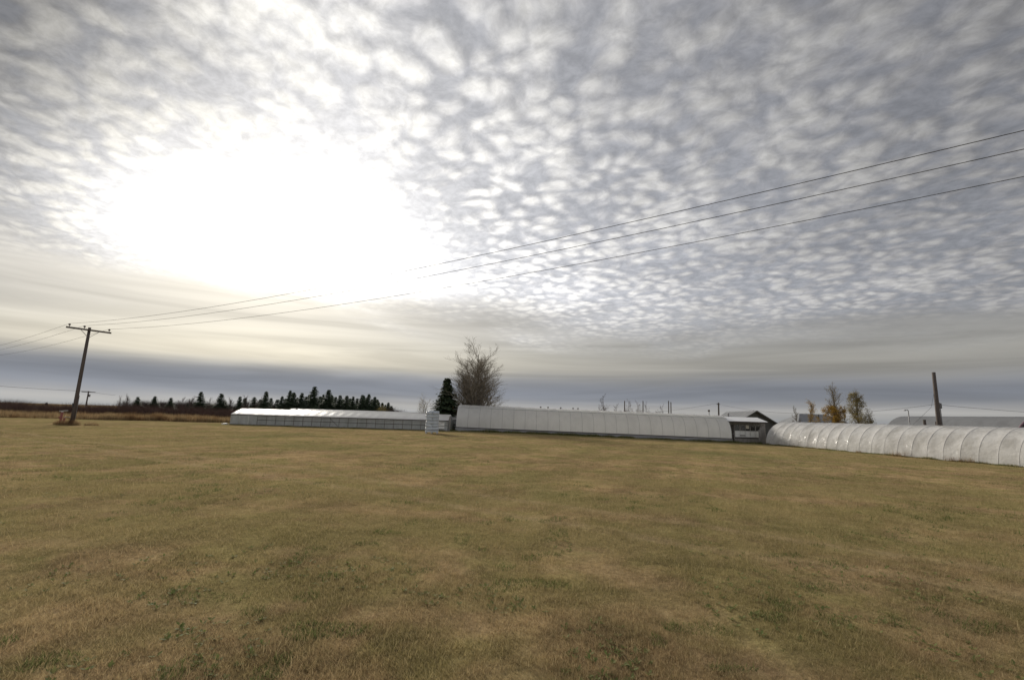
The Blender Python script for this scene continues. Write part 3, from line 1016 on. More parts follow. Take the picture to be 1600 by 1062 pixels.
def bay_mesh(name, mat, pts, bay, bulge, along, seed, wob=0.0):
    r = random.Random(seed)
    N = len(pts)
    nrm = []
    for i in range(N):
        y0_, z0_ = pts[max(i - 1, 0)]; y1_, z1_ = pts[min(i + 1, N - 1)]
        l = math.hypot(y1_ - y0_, z1_ - z0_)
        nrm.append((-(z1_ - z0_) / l, (y1_ - y0_) / l))
    ph = [r.uniform(0, 6.28) for _ in range(6)]
    V, F = [], []
    for i in range(N):
        u = i / (N - 1)
        for j in range(along + 1):
            v = j / along
            env = math.sin(PI * v) ** 0.8 * min(1, 6 * min(u, 1 - u) + 0.15)
            b = bulge * env
            b += wob * env * (math.sin(9 * u + ph[0]) * 0.5 + math.sin(23 * u + 3 * v + ph[1]) * 0.35 + math.sin(41 * u - 5 * v + ph[2]) * 0.25)
            V.append((v * bay, pts[i][0] + nrm[i][0] * b, pts[i][1] + nrm[i][1] * b))
    for i in range(N - 1):
        for j in range(along):
            a = i * (along + 1) + j
            F.append((a, a + 1, a + along + 2, a + along + 1))
    return MB().add(V, F).mesh(name, mat, True)


def rib_mesh(name, pts, rad, mat, off=0.012):
    N = len(pts)
    P = []
    for i in range(N):
        y0_, z0_ = pts[max(i - 1, 0)]; y1_, z1_ = pts[min(i + 1, N - 1)]
        l = math.hypot(y1_ - y0_, z1_ - z0_)
        P.append((0, pts[i][0] - (z1_ - z0_) / l * off, pts[i][1] + (y1_ - y0_) / l * off))
    return MB().tube(P, rad, 5).mesh(name, mat, True)


def end_wall_mesh(name, pts, mat, x):
    n = len(pts)
    V = [(x, p[0], p[1]) for p in pts] + [(x + 0.03, p[0], p[1]) for p in pts]
    F = [tuple(range(n)), tuple(range(2 * n - 1, n - 1, -1))] + [(i, i + 1, n + i + 1, n + i) for i in range(n - 1)]
    return MB().add(V, F).mesh(name, mat)


gh = thing('hoop_greenhouse', 'long white polythene greenhouse with a grey base board in mid lawn', 'greenhouse', (-6.05, 56.05, 0.0))
gh.rotation_euler = (0, math.atan(0.355 / 31.2), 0)
BAY, NB = 1.3, 24
pts = arch_pts(3.5, 3.02, 2.7, 30, 0.46)
variants = [bay_mesh('film_panel', M['film_main'], pts, BAY, 0.035, 6, s, 0.012) for s in range(4)]
rib = rib_mesh('rib', pts, 0.015, M['rib'])
for i in range(NB):
    link('film_panel', variants[(i * 7 + i // 3) % 4], gh, (i * BAY, 0, 0))
for i in range(NB + 1):
    link('rib', rib, gh, (i * BAY, 0, 0))
LEN = BAY * NB
MB().box(-0.04, LEN + 0.04, -3.585, -3.535, -0.12, 0.40).build('baseboard', M['board'], gh)
MB().box(-0.04, LEN + 0.04, 3.535, 3.585, -0.12, 0.40).build('baseboard', M['board'], gh)
MB().box(-0.06, LEN + 0.06, -3.60, -3.50, 0.403, 0.475).build('base_rail', M['dark_wood'], gh)
MB().box(-0.06, LEN + 0.06, 3.50, 3.60, 0.403, 0.475).build('base_rail', M['dark_wood'], gh)
sy, sz = pts[9]
for q in (1, -1):
    MB().tube([(0, sy * q + (-0.05 if q > 0 else 0.05), sz + 0.04), (LEN, sy * q + (-0.05 if q > 0 else 0.05), sz + 0.04)], 0.022, 6).build('shoulder_rail', M['rib'], gh)
link('end_wall', end_wall_mesh('end_wall', arch_pts(3.46, 2.98, 2.7, 30, 0.0), M['film_main'], 0.02), gh)
link('end_wall', end_wall_mesh('end_wall', arch_pts(3.46, 2.98, 2.7, 30, 0.0), M['film_main'], LEN - 0.05), gh)
for k, xx in enumerate((9.75, 10.65, 12.2, 13.7, 14.3)):
    o = MB().tube([(0, 0, -0.05), (0, 0, 0.10)], 0.06, 8).tube([(0, 0, 0.10), (0, 0, 0.17), (0, 0, 0.19)], [0.11, 0.10, 0.02], 8).build('roof_vent', M['pole_wood'], gh)
    o.location = (xx, 0.1, 3.05)

# weeds along its foot
def weeds(name, label, cat, x0, x1, line, n, hmax, mat, spread=0.15):
    x = rng.uniform(x0, x1, n)
    y = line(x) + rng.normal(0, spread, n)
    cl = vnoise(x, y, 0.8, n)
    keep = rng.random(n) < 0.25 + cl
    x, y, cl = x[keep], y[keep], cl[keep]
    ln = hmax * (0.25 + 0.75 * cl) * rng.uniform(0.4, 1.1, len(x))
    V, T = blades(x, y, zg(x, y), ln, rng.uniform(0.015, 0.035, len(x)), np.abs(rng.normal(0.25, 0.25, len(x))), rng.uniform(0, 6.28, len(x)))
    me = np_mesh(name, V, T, mat, {'tint': np.repeat(rng.random(len(x)), 3), 'weed': np.repeat((rng.random(len(x)) < 0.5).astype(float), 3)})
    tag(link(name, me), label, cat, kind='stuff')


weeds('foot_weeds', 'uncut green grass along the foot of the white greenhouse and shed', 'grass', -7.0, 28.3, lambda x: 52.15 + 0 * x, 16000, 0.42, M['blade'])
weeds('wall_weeds', 'uncut grass along the foot of the low greenhouse', 'grass', -31.0, -7.0, lambda x: 50.95 + 0 * x, 4500, 0.16, M['blade'], 0.1)

# ------------------------------------------------------------------ low greenhouse on the left and its neighbour behind
def low_greenhouse(loc, length, wall_h, ridge_h, half, label, bays, brace_at=None, door=None):
    g = thing('low_greenhouse', label, 'greenhouse', loc)
    b = length / bays
    roof = MB()
    nx, ny = bays * 4, 10
    V, F = [], []
    for i in range(ny + 1):
        v = i / ny
        for j in range(nx + 1):
            u = j / 4.0
            sag = 0.025 * math.sin(PI * (u % 1.0)) * math.sin(PI * v)
            V.append((u * b, -half - 0.06 + (half + 0.06) * v, wall_h + 0.02 + (ridge_h - wall_h) * (v ** 0.86) - sag))
    for i in range(ny):
        for j in range(nx):
            a = i * (nx + 1) + j
            F.append((a, a + 1, a + nx + 2, a + nx + 1))
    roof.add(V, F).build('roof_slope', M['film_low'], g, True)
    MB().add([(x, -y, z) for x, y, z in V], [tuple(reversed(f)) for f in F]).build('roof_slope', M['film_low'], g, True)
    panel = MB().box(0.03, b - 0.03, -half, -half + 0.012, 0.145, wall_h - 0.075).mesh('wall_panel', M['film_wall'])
    post = MB().box(-0.027, 0.027, -half - 0.03, -half + 0.03, -0.05, wall_h - 0.072).mesh('post', M['grey_wood'])
    for i in range(bays):
        link('wall_panel', panel, g, (i * b, 0, 0))
        if i > 2:
            link('post', post, g, (i * b, 0, 0))
    link('post', post, g, (length - 0.03, 0, 0))
    MB().box(0, length, -half - 0.05, -half + 0.05, wall_h - 0.07, wall_h + 0.005).build('eave_rail', M['dark_wood'], g)
    MB().box(3 * b, length, -half - 0.044, -half - 0.032, wall_h * 0.52, wall_h * 0.52 + 0.045).build('mid_rail', M['dark_wood'], g)
    MB().box(3 * b, length, -half - 0.044, -half - 0.032, wall_h * 0.80, wall_h * 0.80 + 0.03).build('upper_rail', M['grey_wood'], g)
    MB().box(-0.02, length, -half - 0.06, -half + 0.04, -0.12, 0.14).build('base_board', M['grey_wood'], g)
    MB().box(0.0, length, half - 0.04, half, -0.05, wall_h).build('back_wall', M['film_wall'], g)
    for x in (0.0, length - 0.02):
        MB().add([(x, -half + 0.02, 0), (x, half - 0.05, 0), (x, half - 0.05, wall_h), (x, 0, ridge_h - 0.03), (x, -half + 0.02, wall_h),
                  (x + 0.02, -half + 0.02, 0), (x + 0.02, half - 0.05, 0), (x + 0.02, half - 0.05, wall_h), (x + 0.02, 0, ridge_h - 0.03), (x + 0.02, -half + 0.02, wall_h)],
                 [(4, 3, 2, 1, 0), (5, 6, 7, 8, 9), (0, 1, 6, 5), (1, 2, 7, 6), (2, 3, 8, 7), (3, 4, 9, 8), (4, 0, 5, 9)]).build('end_wall', M['film_wall'], g)
    MB().bar((0.75, -half - 0.05, wall_h + 0.045), (0.75, -0.02, ridge_h + 0.035), 0.10, 0.02).build('roof_strap', M['board'], g)
    if brace_at:
        MB().bar((brace_at, -half - 0.055, wall_h - 0.1), (brace_at + 0.95, -half - 0.055, 0.2), 0.05, 0.02).build('brace', M['dark_wood'], g)
    if door:
        d = MB()
        d.box(door, door + 1.15, -half - 0.075, -half - 0.062, 0.18, wall_h - 0.09)
        dd = d.build('door', M['white_panel'], g)
        for zz in (0.2, wall_h * 0.45, wall_h - 0.2):
            MB().box(door, door + 1.15, -half - 0.09, -half - 0.077, zz, zz + 0.06).build('door_rail', M['grey_wood'], dd)
        MB().bar((door + 0.05, -half - 0.095, wall_h * 0.47), (door + 1.1, -half - 0.095, wall_h - 0.16), 0.07, 0.02).build('door_brace', M['grey_wood'], dd)
    return g


low_greenhouse((-30.75, 53.15, 0.0), 24.0, 1.14, 1.80, 2.0, 'low long greenhouse with a bright white roof and railed wall on the left', 24, brace_at=10.95, door=22.45)
low_greenhouse((-27.2, 57.6, 0.0), 21.5, 1.20, 1.98, 2.0, 'low white-roofed greenhouse just behind the front one, only its ridge showing', 20)
o = MB().tube([(0, 0, -0.1), (0.02, 0, 1.62)], [0.085, 0.075], 8).build('fence_post', M['grey_wood'], None, loc=(-6.62, 51.3, Z(-6.6)))
tag(o, 'dark wooden post between the low greenhouse and the white greenhouse', 'post')
o = MB().box(-0.28, 0.28, -0.2, 0.2, -0.02, 0.09).box(-0.2, 0.22, -0.15, 0.15, 0.092, 0.15).build('concrete_block', M['cap'], None, loc=(-31.1, 50.9, Z(-31)))
tag(o, 'small pale block on the grass at the low greenhouse corner', 'block')

# ------------------------------------------------------------------ stacked bags
st = thing('bag_stack', 'tall pallet stack of pale blue-grey plastic bags before the low greenhouse', 'bag stack', (-7.2, 43.3, Z(-7.2)), 0.12)


def bag_mesh(seed, L, Wd, H):
    r = random.Random(seed)
    nx, ny, nz = 10, 6, 4
    mb = MB()
    idx = {}
    V = []
    for i in range(nx + 1):
        for j in range(ny + 1):
            for k in range(nz + 1):
                if i in (0, nx) or j in (0, ny) or k in (0, nz):
                    u, v, q = 2 * i / nx - 1, 2 * j / ny - 1, 2 * k / nz - 1
                    l = (abs(u) ** 9 + abs(v) ** 9 + abs(q) ** 8) ** (1 / 8.6)
                    l = max(l, 1e-3)
                    w_ = 1 + r.uniform(-0.015, 0.015)
                    idx[i, j, k] = len(V)
                    V.append((u / l * L / 2 * w_, v / l * Wd / 2 * w_, q / l * H / 2 * w_))
    F = []
    for i in range(nx):
        for j in range(ny):
            F.append((idx[i, j, 0], idx[i, j + 1, 0], idx[i + 1, j + 1, 0], idx[i + 1, j, 0]))
            F.append((idx[i, j, nz], idx[i + 1, j, nz], idx[i + 1, j + 1, nz], idx[i, j + 1, nz]))
    for i in range(nx):
        for k in range(nz):
            F.append((idx[i, 0, k], idx[i + 1, 0, k], idx[i + 1, 0, k + 1], idx[i, 0, k + 1]))
            F.append((idx[i, ny, k], idx[i, ny, k + 1], idx[i + 1, ny, k + 1], idx[i + 1, ny, k]))
    for j in range(ny):
        for k in range(nz):
            F.append((idx[0, j, k], idx[0, j, k + 1], idx[0, j + 1, k + 1], idx[0, j + 1, k]))
            F.append((idx[nx, j, k], idx[nx, j + 1, k], idx[nx, j + 1, k + 1], idx[nx, j, k + 1]))
    return mb.add(V, F).mesh('bag', M['film_bag'], True)


bags = [bag_mesh(s, 1.20, 0.60, 0.30) for s in (1, 2, 3)]
bags2 = [bag_mesh(s, 0.61, 1.18, 0.30) for s in (4, 5, 6)]
zb = 0.29
for k in range(6):
    for q in (-1, 1):
        if k % 2 == 0:
            o = link('bag', bags[(k + (q > 0)) % 3], st, (rnd.uniform(-0.02, 0.02), q * 0.285, zb + 0.15))
        else:
            o = link('bag', bags2[(k + (q > 0)) % 3], st, (q * 0.295, rnd.uniform(-0.02, 0.02), zb + 0.15))
        o.rotation_euler = (0, rnd.uniform(-0.03, 0.03), rnd.uniform(-0.04, 0.04))
    zb += 0.281
o = link('bag', bag_mesh(9, 0.95, 0.8, 0.13), st, (0.12, 0, zb + 0.03))
o['label'] = 'flatter bag lying on top'
pal = MB().box(-0.6, 0.6, -0.58, 0.58, 0.145, 0.285).build('wrapped_base', M['film_bag'], st)
for q in (-0.5, 0, 0.5):
    MB().box(q - 0.07, q + 0.07, -0.56, 0.56, -0.02, 0.143).build('pallet_bearer', M['cap'], st)

# ------------------------------------------------------------------ shed between the greenhouses
sh = thing('potting_shed', 'small grey shed with a row of windows and white lean-to roof between greenhouses', 'shed', (25.1, 54.0, Z(27.0)))
WW = 4.75
MB().box(0, WW, 0.05, 0.10, -0.1, 2.28).build('wall', M['grey_wood'], sh)
MB().box(0.05, 0.10, 0.10, 2.6, -0.1, 2.30).build('wall', M['grey_wood'], sh)
MB().box(WW - 0.1, WW - 0.05, 0.10, 2.6, -0.1, 2.30).build('wall', M['grey_wood'], sh)
rf = MB()
rf.add([(-0.02, -0.75, 2.36), (WW - 0.1, -0.75, 2.36), (WW - 0.1, 1.5, 2.86), (-0.02, 1.5, 2.86),
        (-0.02, -0.75, 2.44), (WW - 0.1, -0.75, 2.44), (WW - 0.1, 1.5, 2.94), (-0.02, 1.5, 2.94),
        (WW - 0.1, 3.0, 2.4), (-0.02, 3.0, 2.4), (WW - 0.1, 3.0, 2.48), (-0.02, 3.0, 2.48)],
       [(3, 2, 1, 0), (4, 5, 6, 7), (0, 1, 5, 4), (7, 6, 10, 11), (9, 8, 2, 3), (11, 10, 8, 9), (0, 4, 7, 3), (1, 2, 6, 5), (3, 7, 11, 9), (2, 8, 10, 6)])
ro = rf.build('roof', M['white_roof'], sh)
MB().box(-0.02, WW - 0.1, -0.79, -0.753, 2.27, 2.40).build('fascia', M['dark_wood'], ro)
dr = MB().box(0.12, 1.02, 0.0, 0.045, -0.05, 2.0).build('door', M['dark_wood'], sh)
MB().box(0.90, 0.96, -0.05, -0.003, 0.9, 1.05).build('handle', M['pipe'], dr)
MB().box(1.03, 1.11, -0.03, 0.045, -0.05, 2.28).build('post', M['grey_wood'], sh)
px0 = 1.14
pw = 0.60
for i in range(5):
    a = px0 + i * pw
    fr = MB().box(a, a + pw, -0.03, 0.045, 1.34, 1.40).box(a, a + pw, -0.03, 0.045, 2.02, 2.08).box(a, a + 0.05, -0.03, 0.045, 1.402, 2.018).box(a + pw - 0.05, a + pw, -0.03, 0.045, 1.402, 2.018)
    wn = fr.build('window', M['grey_wood'], sh)
    MB().box(a + 0.052, a + pw - 0.052, 0.0, 0.02, 1.402, 2.018).build('pane', M['glass'], wn)
    if i == 2:
        MB().box(a + 0.12, a + pw - 0.12, -0.012, -0.003, 1.60, 2.0).build('paper_sheet', M['bright_cloth'], wn)
    MB().box(a + 0.015, a + pw - 0.015, 0.0, 0.045, 0.62, 1.335).build('panel', M['white_panel'], sh)
MB().box(px0 + pw, px0 + 2 * pw, -0.05, -0.003, 0.78, 0.86).build('shelf', M['dark_wood'], sh)
MB().box(px0, px0 + 5 * pw, -0.02, 0.045, 0.48, 0.615).build('sill_board', M['dark_wood'], sh)
MB().box(px0, px0 + 5 * pw, -0.01, 0.045, -0.1, 0.475).build('base_panel', M['grey_wood'], sh)

# weathered boards leaning between shed and right-hand greenhouse
lb = thing('board_screen', 'weathered grey board screen between the shed and the right-hand greenhouse', 'fence', (28.15, 52.4, Z(28.3)), 0.25)
for i in range(5):
    MB().box(i * 0.17, i * 0.17 + 0.155, 0, 0.03, -0.05, 1.55 + 0.12 * (i % 2) + 0.1 * i).build('plank', M['grey_wood'], lb)
MB().box(-0.02, 0.85, 0.032, 0.07, 0.5, 0.6).build('crossbar', M['grey_wood'], lb)

# ------------------------------------------------------------------ right-hand hoop greenhouse
DIRX, DIRY = 0.192, -0.981
rg = thing('hoop_greenhouse', 'slack white polythene tunnel greenhouse running off the right edge', 'greenhouse', (28.42 + 0.981 * 2.95, 51.5 + 0.192 * 2.95, Z(31.0) + 0.02))
rg.rotation_euler = (0, 0.0035, math.atan2(DIRY, DIRX))
# local +x runs towards the viewer, local -y is the side away from the lawn
BAY2, NB2 = 1.1, 34
pts2 = arch_pts(2.95, 2.56, 2.15, 34, 0.0)
var2 = [bay_mesh('film_panel', M['film_right'], pts2, BAY2, -0.022, 8, 40 + s, 0.032) for s in range(6)]
rib2 = rib_mesh('rib', pts2, 0.011, M['rib_pale'], 0.002)
for i in range(NB2):
    link('film_panel', var2[(i * 5 + i // 4) % 6], rg, (i * BAY2, 0, 0))
for i in range(NB2 + 1):
    link('rib', rib2, rg, (i * BAY2, 0, 0))
link('end_wall', end_wall_mesh('end_wall', arch_pts(2.9, 2.5, 2.15, 30, 0.0), M['film_right'], 0.03), rg)
link('end_wall', end_wall_mesh('end_wall', arch_pts(2.9, 2.5, 2.15, 30, 0.0), M['film_right'], NB2 * BAY2 - 0.05), rg)
MB().tube([(i * 0.55, 2.97 + 0.03 * math.sin(i * 1.7), 0.16 + 0.05 * math.sin(i * 0.9) + 0.03 * math.sin(i * 2.3)) for i in range(69)], 0.022, 5).build('base_pipe', M['rib'], rg)
MB().tube([(i * 0.55, 2.985, 0.36 + 0.04 * math.sin(i * 0.7 + 1)) for i in range(36, 69)], 0.014, 5).build('base_rope', M['rib'], rg)
for (xx, ln_) in ((4.1, 0.55), (16.2, 0.35)):
    yy, zz = pts2[23]
    MB().add([(xx, yy + 0.03, zz + 0.02), (xx + ln_, yy + 0.08, zz - 0.02), (xx + ln_ * 0.7, yy - 0.10, zz + 0.08), (xx + 0.1, yy - 0.06, zz + 0.07),
              (xx, yy + 0.03, zz + 0.03), (xx + ln_, yy + 0.08, zz - 0.01), (xx + ln_ * 0.7, yy - 0.10, zz + 0.09), (xx + 0.1, yy - 0.06, zz + 0.08)],
             [(3, 2, 1, 0), (4, 5, 6, 7), (0, 1, 5, 4), (1, 2, 6, 5), (2, 3, 7, 6), (3, 0, 4, 7)]).build('film_patch', M['grey_wood'], rg)


def rg_line(off):
    return lambda y: 28.42 + (51.5 - y) * DIRX / (-DIRY) - off


def weeds_y(name, label, y0, y1, n, hmax, mat, off=0.12, spread=0.1, kind='stuff', cat='weeds'):
    y = rng.uniform(y0, y1, n)
    x = rg_line(off)(y) + rng.normal(0, spread, n)
    cl = vnoise(x * 3, y, 0.9, n + 1)
    ln = hmax * (0.2 + 0.8 * cl) * rng.uniform(0.4, 1.1, n)
    V, T = blades(x, y, zg(x, y), ln, rng.uniform(0.010, 0.024, n), np.abs(rng.normal(0.25, 0.25, n)), rng.uniform(0, 6.28, n))
    me = np_mesh(name, V, T, mat, {'tint': np.repeat(rng.random(n), 3), 'weed': np.repeat((rng.random(n) < 0.4).astype(float), 3)})
    return tag(link(name, me), label, cat, kind=kind)


weeds_y('tunnel_foot_grass', 'uncut grass along the foot of the right-hand tunnel greenhouse', 18, 51.4, 14000, 0.26, M['blade'], 0.10, 0.08, 'stuff', 'grass')
for (yc, hw, hh, cnt, lab) in ((37.2, 0.55, 0.75, 130, 'dry brown weed clump by the wrinkled bay of the right-hand tunnel'),
                               (33.0, 0.9, 0.70, 220, 'wider dry brown weed clump nearer the right edge at the tunnel foot'),
                               (40.5, 0.25, 0.42, 120, 'smallest dry weed clump at the tunnel foot, left of the other two')):
    o = weeds_y('weed_clump', lab, yc - hw, yc + hw, cnt, hh, M['tall'], 0.22, 0.10, 'thing', 'weeds')
    o['group'] = 'dry weed clumps at the tunnel foot'

# ------------------------------------------------------------------ buildings behind on the right
gb = thing('gabled_building', 'grey metal-roofed building with a dark gable behind the shed', 'building', (38.4, 72.0, Z(38.4)), -0.12)
HW, EZ, RZ, DL = 3.3, 2.55, 4.42, 13.0
MB().add([(-HW + 0.4, 0, -0.1), (HW - 0.4, 0, -0.1), (HW - 0.4, 0, EZ), (0, 0, RZ - 0.16), (-HW + 0.4, 0, EZ),
          (-HW + 0.4, DL, -0.1), (HW - 0.4, DL, -0.1), (HW - 0.4, DL, EZ), (0, DL, RZ - 0.16), (-HW + 0.4, DL, EZ)],
         [(0, 1, 2, 3, 4), (9, 8, 7, 6, 5), (0, 5, 6, 1), (1, 6, 7, 2), (4, 9, 5, 0)]).build('wall', M['dark_gable'], gb)
for s in (-1, 1):
    ex_, ez_ = s * HW, EZ - 0.22
    rr = MB().add([(0, -0.5, RZ), (ex_, -0.5, ez_), (ex_, DL + 0.3, ez_), (0, DL + 0.3, RZ),
                   (0, -0.5, RZ - 0.10), (ex_, -0.5, ez_ - 0.10), (ex_, DL + 0.3, ez_ - 0.10), (0, DL + 0.3, RZ - 0.10)],
                  [(0, 1, 2, 3) if s > 0 else (3, 2, 1, 0), (7, 6, 5, 4) if s > 0 else (4, 5, 6, 7), (0, 4, 5, 1), (1, 5, 6, 2), (2, 6, 7, 3)]).build('roof', M['metal_roof'], gb)
    MB().bar((s * 0.03, -0.53, RZ - 0.07), (ex_, -0.53, ez_ - 0.07), 0.03, 0.16).build('bargeboard', M['dark_gable'], rr)
    for q in range(9):
        yy = 0.4 + q * 1.5
        MB().bar((s * 0.08, yy, RZ + 0.005), (ex_ * 0.985, yy, ez_ + 0.03), 0.05, 0.05).build('seam', M['metal_roof'], rr)
MB().tube([(-1.6, 7.5, RZ - 1.3), (-1.6, 7.5, RZ + -0.35)], 0.14, 8).build('flue', M['pipe'], gb)

hs = thing('hip_roof_shed', 'low grey hip-roofed shed partly hidden behind the poplars', 'shed', (46.2, 74.0, Z(48)), 0.0)
MB().box(0.35, 8.2, 0.35, 5.6, -0.1, 2.9).build('wall', M['siding'], hs)
MB().add([(0, 0, 2.9), (8.6, 0, 2.9), (8.6, 6, 2.9), (0, 6, 2.9), (2.2, 3, 4.42), (6.6, 3, 4.42)],
         [(0, 1, 5, 4), (1, 2, 5), (2, 3, 4, 5), (3, 0, 4), (3, 2, 1, 0)]).build('roof', M['metal_roof'], hs)
MB().tube([(4.4, 1.6, 3.5), (4.4, 1.6, 4.35)], 0.10, 8).build('flue', M['dark_gable'], hs)

qs = thing('arched_shed', 'dark grey arched shed with an open end at the right edge', 'shed', (43.0, 50.2, Z(43.5)))
qs.rotation_euler = (0, 0, math.atan2(DIRY, DIRX))
pts3 = arch_pts(3.5, 3.72, 2.0, 28, 0.0)
b3 = [bay_mesh('cover_panel', M['film_grey'], pts3, 1.6, 0.0, 3, 70 + s, 0.004) for s in range(2)]
for i in range(7):
    link('cover_panel', b3[i % 2], qs, (i * 1.6, 0, 0))
edge = rib_mesh('end_hoop', arch_pts(3.52, 3.74, 2.0, 28, 0.0), 0.07, simple('plum_trim', (0.20, 0.12, 0.15), (0.15, 0.09, 0.11), 2, 0.6))
link('end_hoop', edge, qs, (11.2, 0, 0))
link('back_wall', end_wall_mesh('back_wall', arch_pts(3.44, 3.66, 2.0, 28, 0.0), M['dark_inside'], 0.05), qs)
MB().box(9.6, 9.7, -3.0, 3.0, 2.55, 2.68).build('crossbeam', M['pole_wood'], qs)
MB().box(9.6, 9.7, 1.15, 1.27, -0.1, 3.3).build('inner_post', M['pole_wood'], qs)
MB().box(9.6, 9.7, -1.27, -1.15, -0.1, 3.3).build('inner_post', M['pole_wood'], qs)

# ------------------------------------------------------------------ utility poles and wires
def insulator(parent, p):
    MB().tube([p, (p[0], p[1], p[2] + 0.11)], 0.02, 6).tube([(p[0], p[1], p[2] + 0.11), (p[0], p[1], p[2] + 0.16), (p[0], p[1], p[2] + 0.2), (p[0], p[1], p[2] + 0.25)], [0.05, 0.085, 0.08, 0.03], 8).build('insulator', M['porcelain'], parent)


PX, PY = -35.6, 37.92
up_ = thing('utility_pole', 'tall timber utility pole with crossarm on the left lawn', 'utility pole', (PX, PY, 0.03), math.atan2(0.857, 0.516))
MB().tube([(0, 0, -0.2), (0, 0, 2), (0.0, 0, 5), (0, 0, 8.08)], [0.145, 0.138, 0.122, 0.10], 12).build('pole', M['pole_wood'], up_, True)
MB().box(-1.50, 1.42, -0.21, -0.105, 7.78, 7.91).build('crossarm', M['pole_wood'], up_)
for s in (-1, 1):
    MB().bar((s * 0.62, -0.235, 7.80), (s * 0.06, -0.16, 7.25), 0.03, 0.03).build('brace', M['pipe'], up_)
INS = (-1.32, -0.38, 1.26)
for s in INS:
    insulator(up_, (s, -0.167, 7.905))
MB().box(-0.17, -0.135, -0.10, 0.10, 1.45, 1.75).build('number_plate', M['sign'], up_)
MB().tube([(0.152, 0, 0), (0.148, 0, 2.4)], 0.025, 6).build('ground_guard', M['pipe'], up_)

wd_ = Vector((0.857, -0.516, 0))
pr_ = Vector((0.516, 0.857, 0))
names = ('uppermost of the three wires crossing the sky from the left pole', 'middle of the three wires crossing the sky from the left pole',
         'lowest of the three wires crossing the sky from the left pole')
for s, lab in zip(INS, names):
    base = Vector((PX, PY, 0)) + pr_ * s + wd_ * 0.167 * 0
    P = []
    for k in range(0, 67):
        tt = k / 30.0
        u = tt if tt <= 1.1 else 2.2 - tt
        z = 8.20 - 3.33 * u + 3.03 * u * u
        q = base + Vector((46.8, -28.2, 0)) * tt
        P.append((q.x, q.y, z))
    Q2 = []
    for k in range(1, 31):
        tt = k / 30.0
        q = base - Vector((46.8, -28.2, 0)) * tt
        Q2.append((q.x, q.y, 8.20 - 3.2 * tt + 3.0 * tt * tt))
    P = list(reversed(Q2)) + P
    tag(MB().tube(P, 0.0095, 5).build('overhead_wire', M['wire']), lab, 'wire', 'wires on the left utility pole')

# things at the pole foot
hp = thing('red_standpipe', 'faded red standpipe with a pale cap beside the left utility pole', 'standpipe', (-37.2, 38.6, 0.03))
MB().tube([(0, 0, -0.1), (0, 0, 0.95)], 0.085, 10).tube([(0, 0, 0.95), (0, 0, 1.0)], 0.12, 10).build('pipe', M['red'], hp)
MB().bar((-0.22, 0, 1.09), (0.42, 0, 1.15), 0.10, 0.06).build('lever', M['cap'], hp)
MB().tube([(0, 0, 1.0), (0, 0, 1.08)], 0.07, 8).build('cap', M['cap'], hp)
MB().tube([(0.02, -0.1, 0.6), (0.02, -0.24, 0.58)], 0.05, 8).build('spout', M['red'], hp)
hp2 = thing('pipe_stub', 'short rusty pipe stub between the red standpipe and the pole', 'pipe', (-36.55, 38.2, 0.03))
MB().tube([(0, 0, -0.1), (0, 0, 0.55)], 0.07, 8).build('pipe', M['red'], hp2)
MB().tube([(0, 0, 0.55), (0.05, 0, 0.66), (0.45, 0, 0.60)], 0.03, 6).build('handle', M['cap'], hp2)


def clump(name, label, cx, cy, rad, n, h, wmin=0.012, wmax=0.03):
    a = rng.uniform(0, 6.28, n); r_ = rad * np.sqrt(rng.random(n))
    x, y = cx + np.cos(a) * r_, cy + np.sin(a) * r_
    ln = h * (1.1 - 0.6 * r_ / rad) * rng.uniform(0.45, 1.15, n)
    V, T = blades(x, y, zg(x), ln, rng.uniform(wmin, wmax, n), np.abs(rng.normal(0.25, 0.2, n)), rng.uniform(0, 6.28, n))
    me = np_mesh(name, V, T, M['tall'], {'tint': np.repeat(rng.random(n), 3)})
    return tag(link(name, me), label, 'grass', 'uncut tufts at the utility pole')


clump('grass_tuft', 'large uncut tuft of dry grass round the left utility pole foot', -35.65, 37.7, 0.75, 800, 0.75)
clump('grass_tuft', 'uncut dry grass tuft round the red standpipe', -37.15, 38.55, 0.45, 330, 0.55)
clump('grass_tuft', 'low dry grass tuft right of the left utility pole', -34.6, 38.6, 0.5, 260, 0.42)

fp = thing('far_utility_pole', 'small far utility pole with crossarm and transformer rising behind the brush', 'utility pole', (-119.0, 130.0, 0.0), math.atan2(0.857, 0.516))
MB().tube([(0, 0, -0.2), (0, 0, 5.5)], [0.2, 0.15], 8).build('pole', M['pole_wood'], fp)
MB().box(-1.5, 1.5, -0.1, 0.1, 5.15, 5.35).build('crossarm', M['pole_wood'], fp)
MB().tube([(0.35, 0.0, 3.9), (0.35, 0, 4.6)], 0.22, 8).build('transformer', M['pipe'], fp)
P = []
for k in range(31):
    u = k / 30
    P.append((-122 - 55 * (1 - u) * 0 + (u - 0) * 3.0, 96 + 34.0 * u, 5.9 - 0.45 * u - 1.2 * u * (1 - u)))
for k in range(1, 21):
    u = k / 20
    P.append((-119 - 9.5 * u, 130 + 20 * u, 5.45 - 0.38 * u - 0.6 * u * (1 - u)))
tag(MB().tube(P, 0.03, 4).build('overhead_wire', M['wire']), 'faint far wire low on the left leading to the small far pole', 'wire')

sg = thing('road_sign', 'small dark roadside sign on a post above the brush, far left', 'sign', (-90.1, 90.0, 0.0))
MB().tube([(0, 0, -0.1), (0, 0, 1.75)], 0.05, 6).build('post', M['sign'], sg)
MB().tube([(0, -0.04, 1.62), (0, 0.04, 1.62)], 0.27, 12).build('disc', M['sign'], sg)

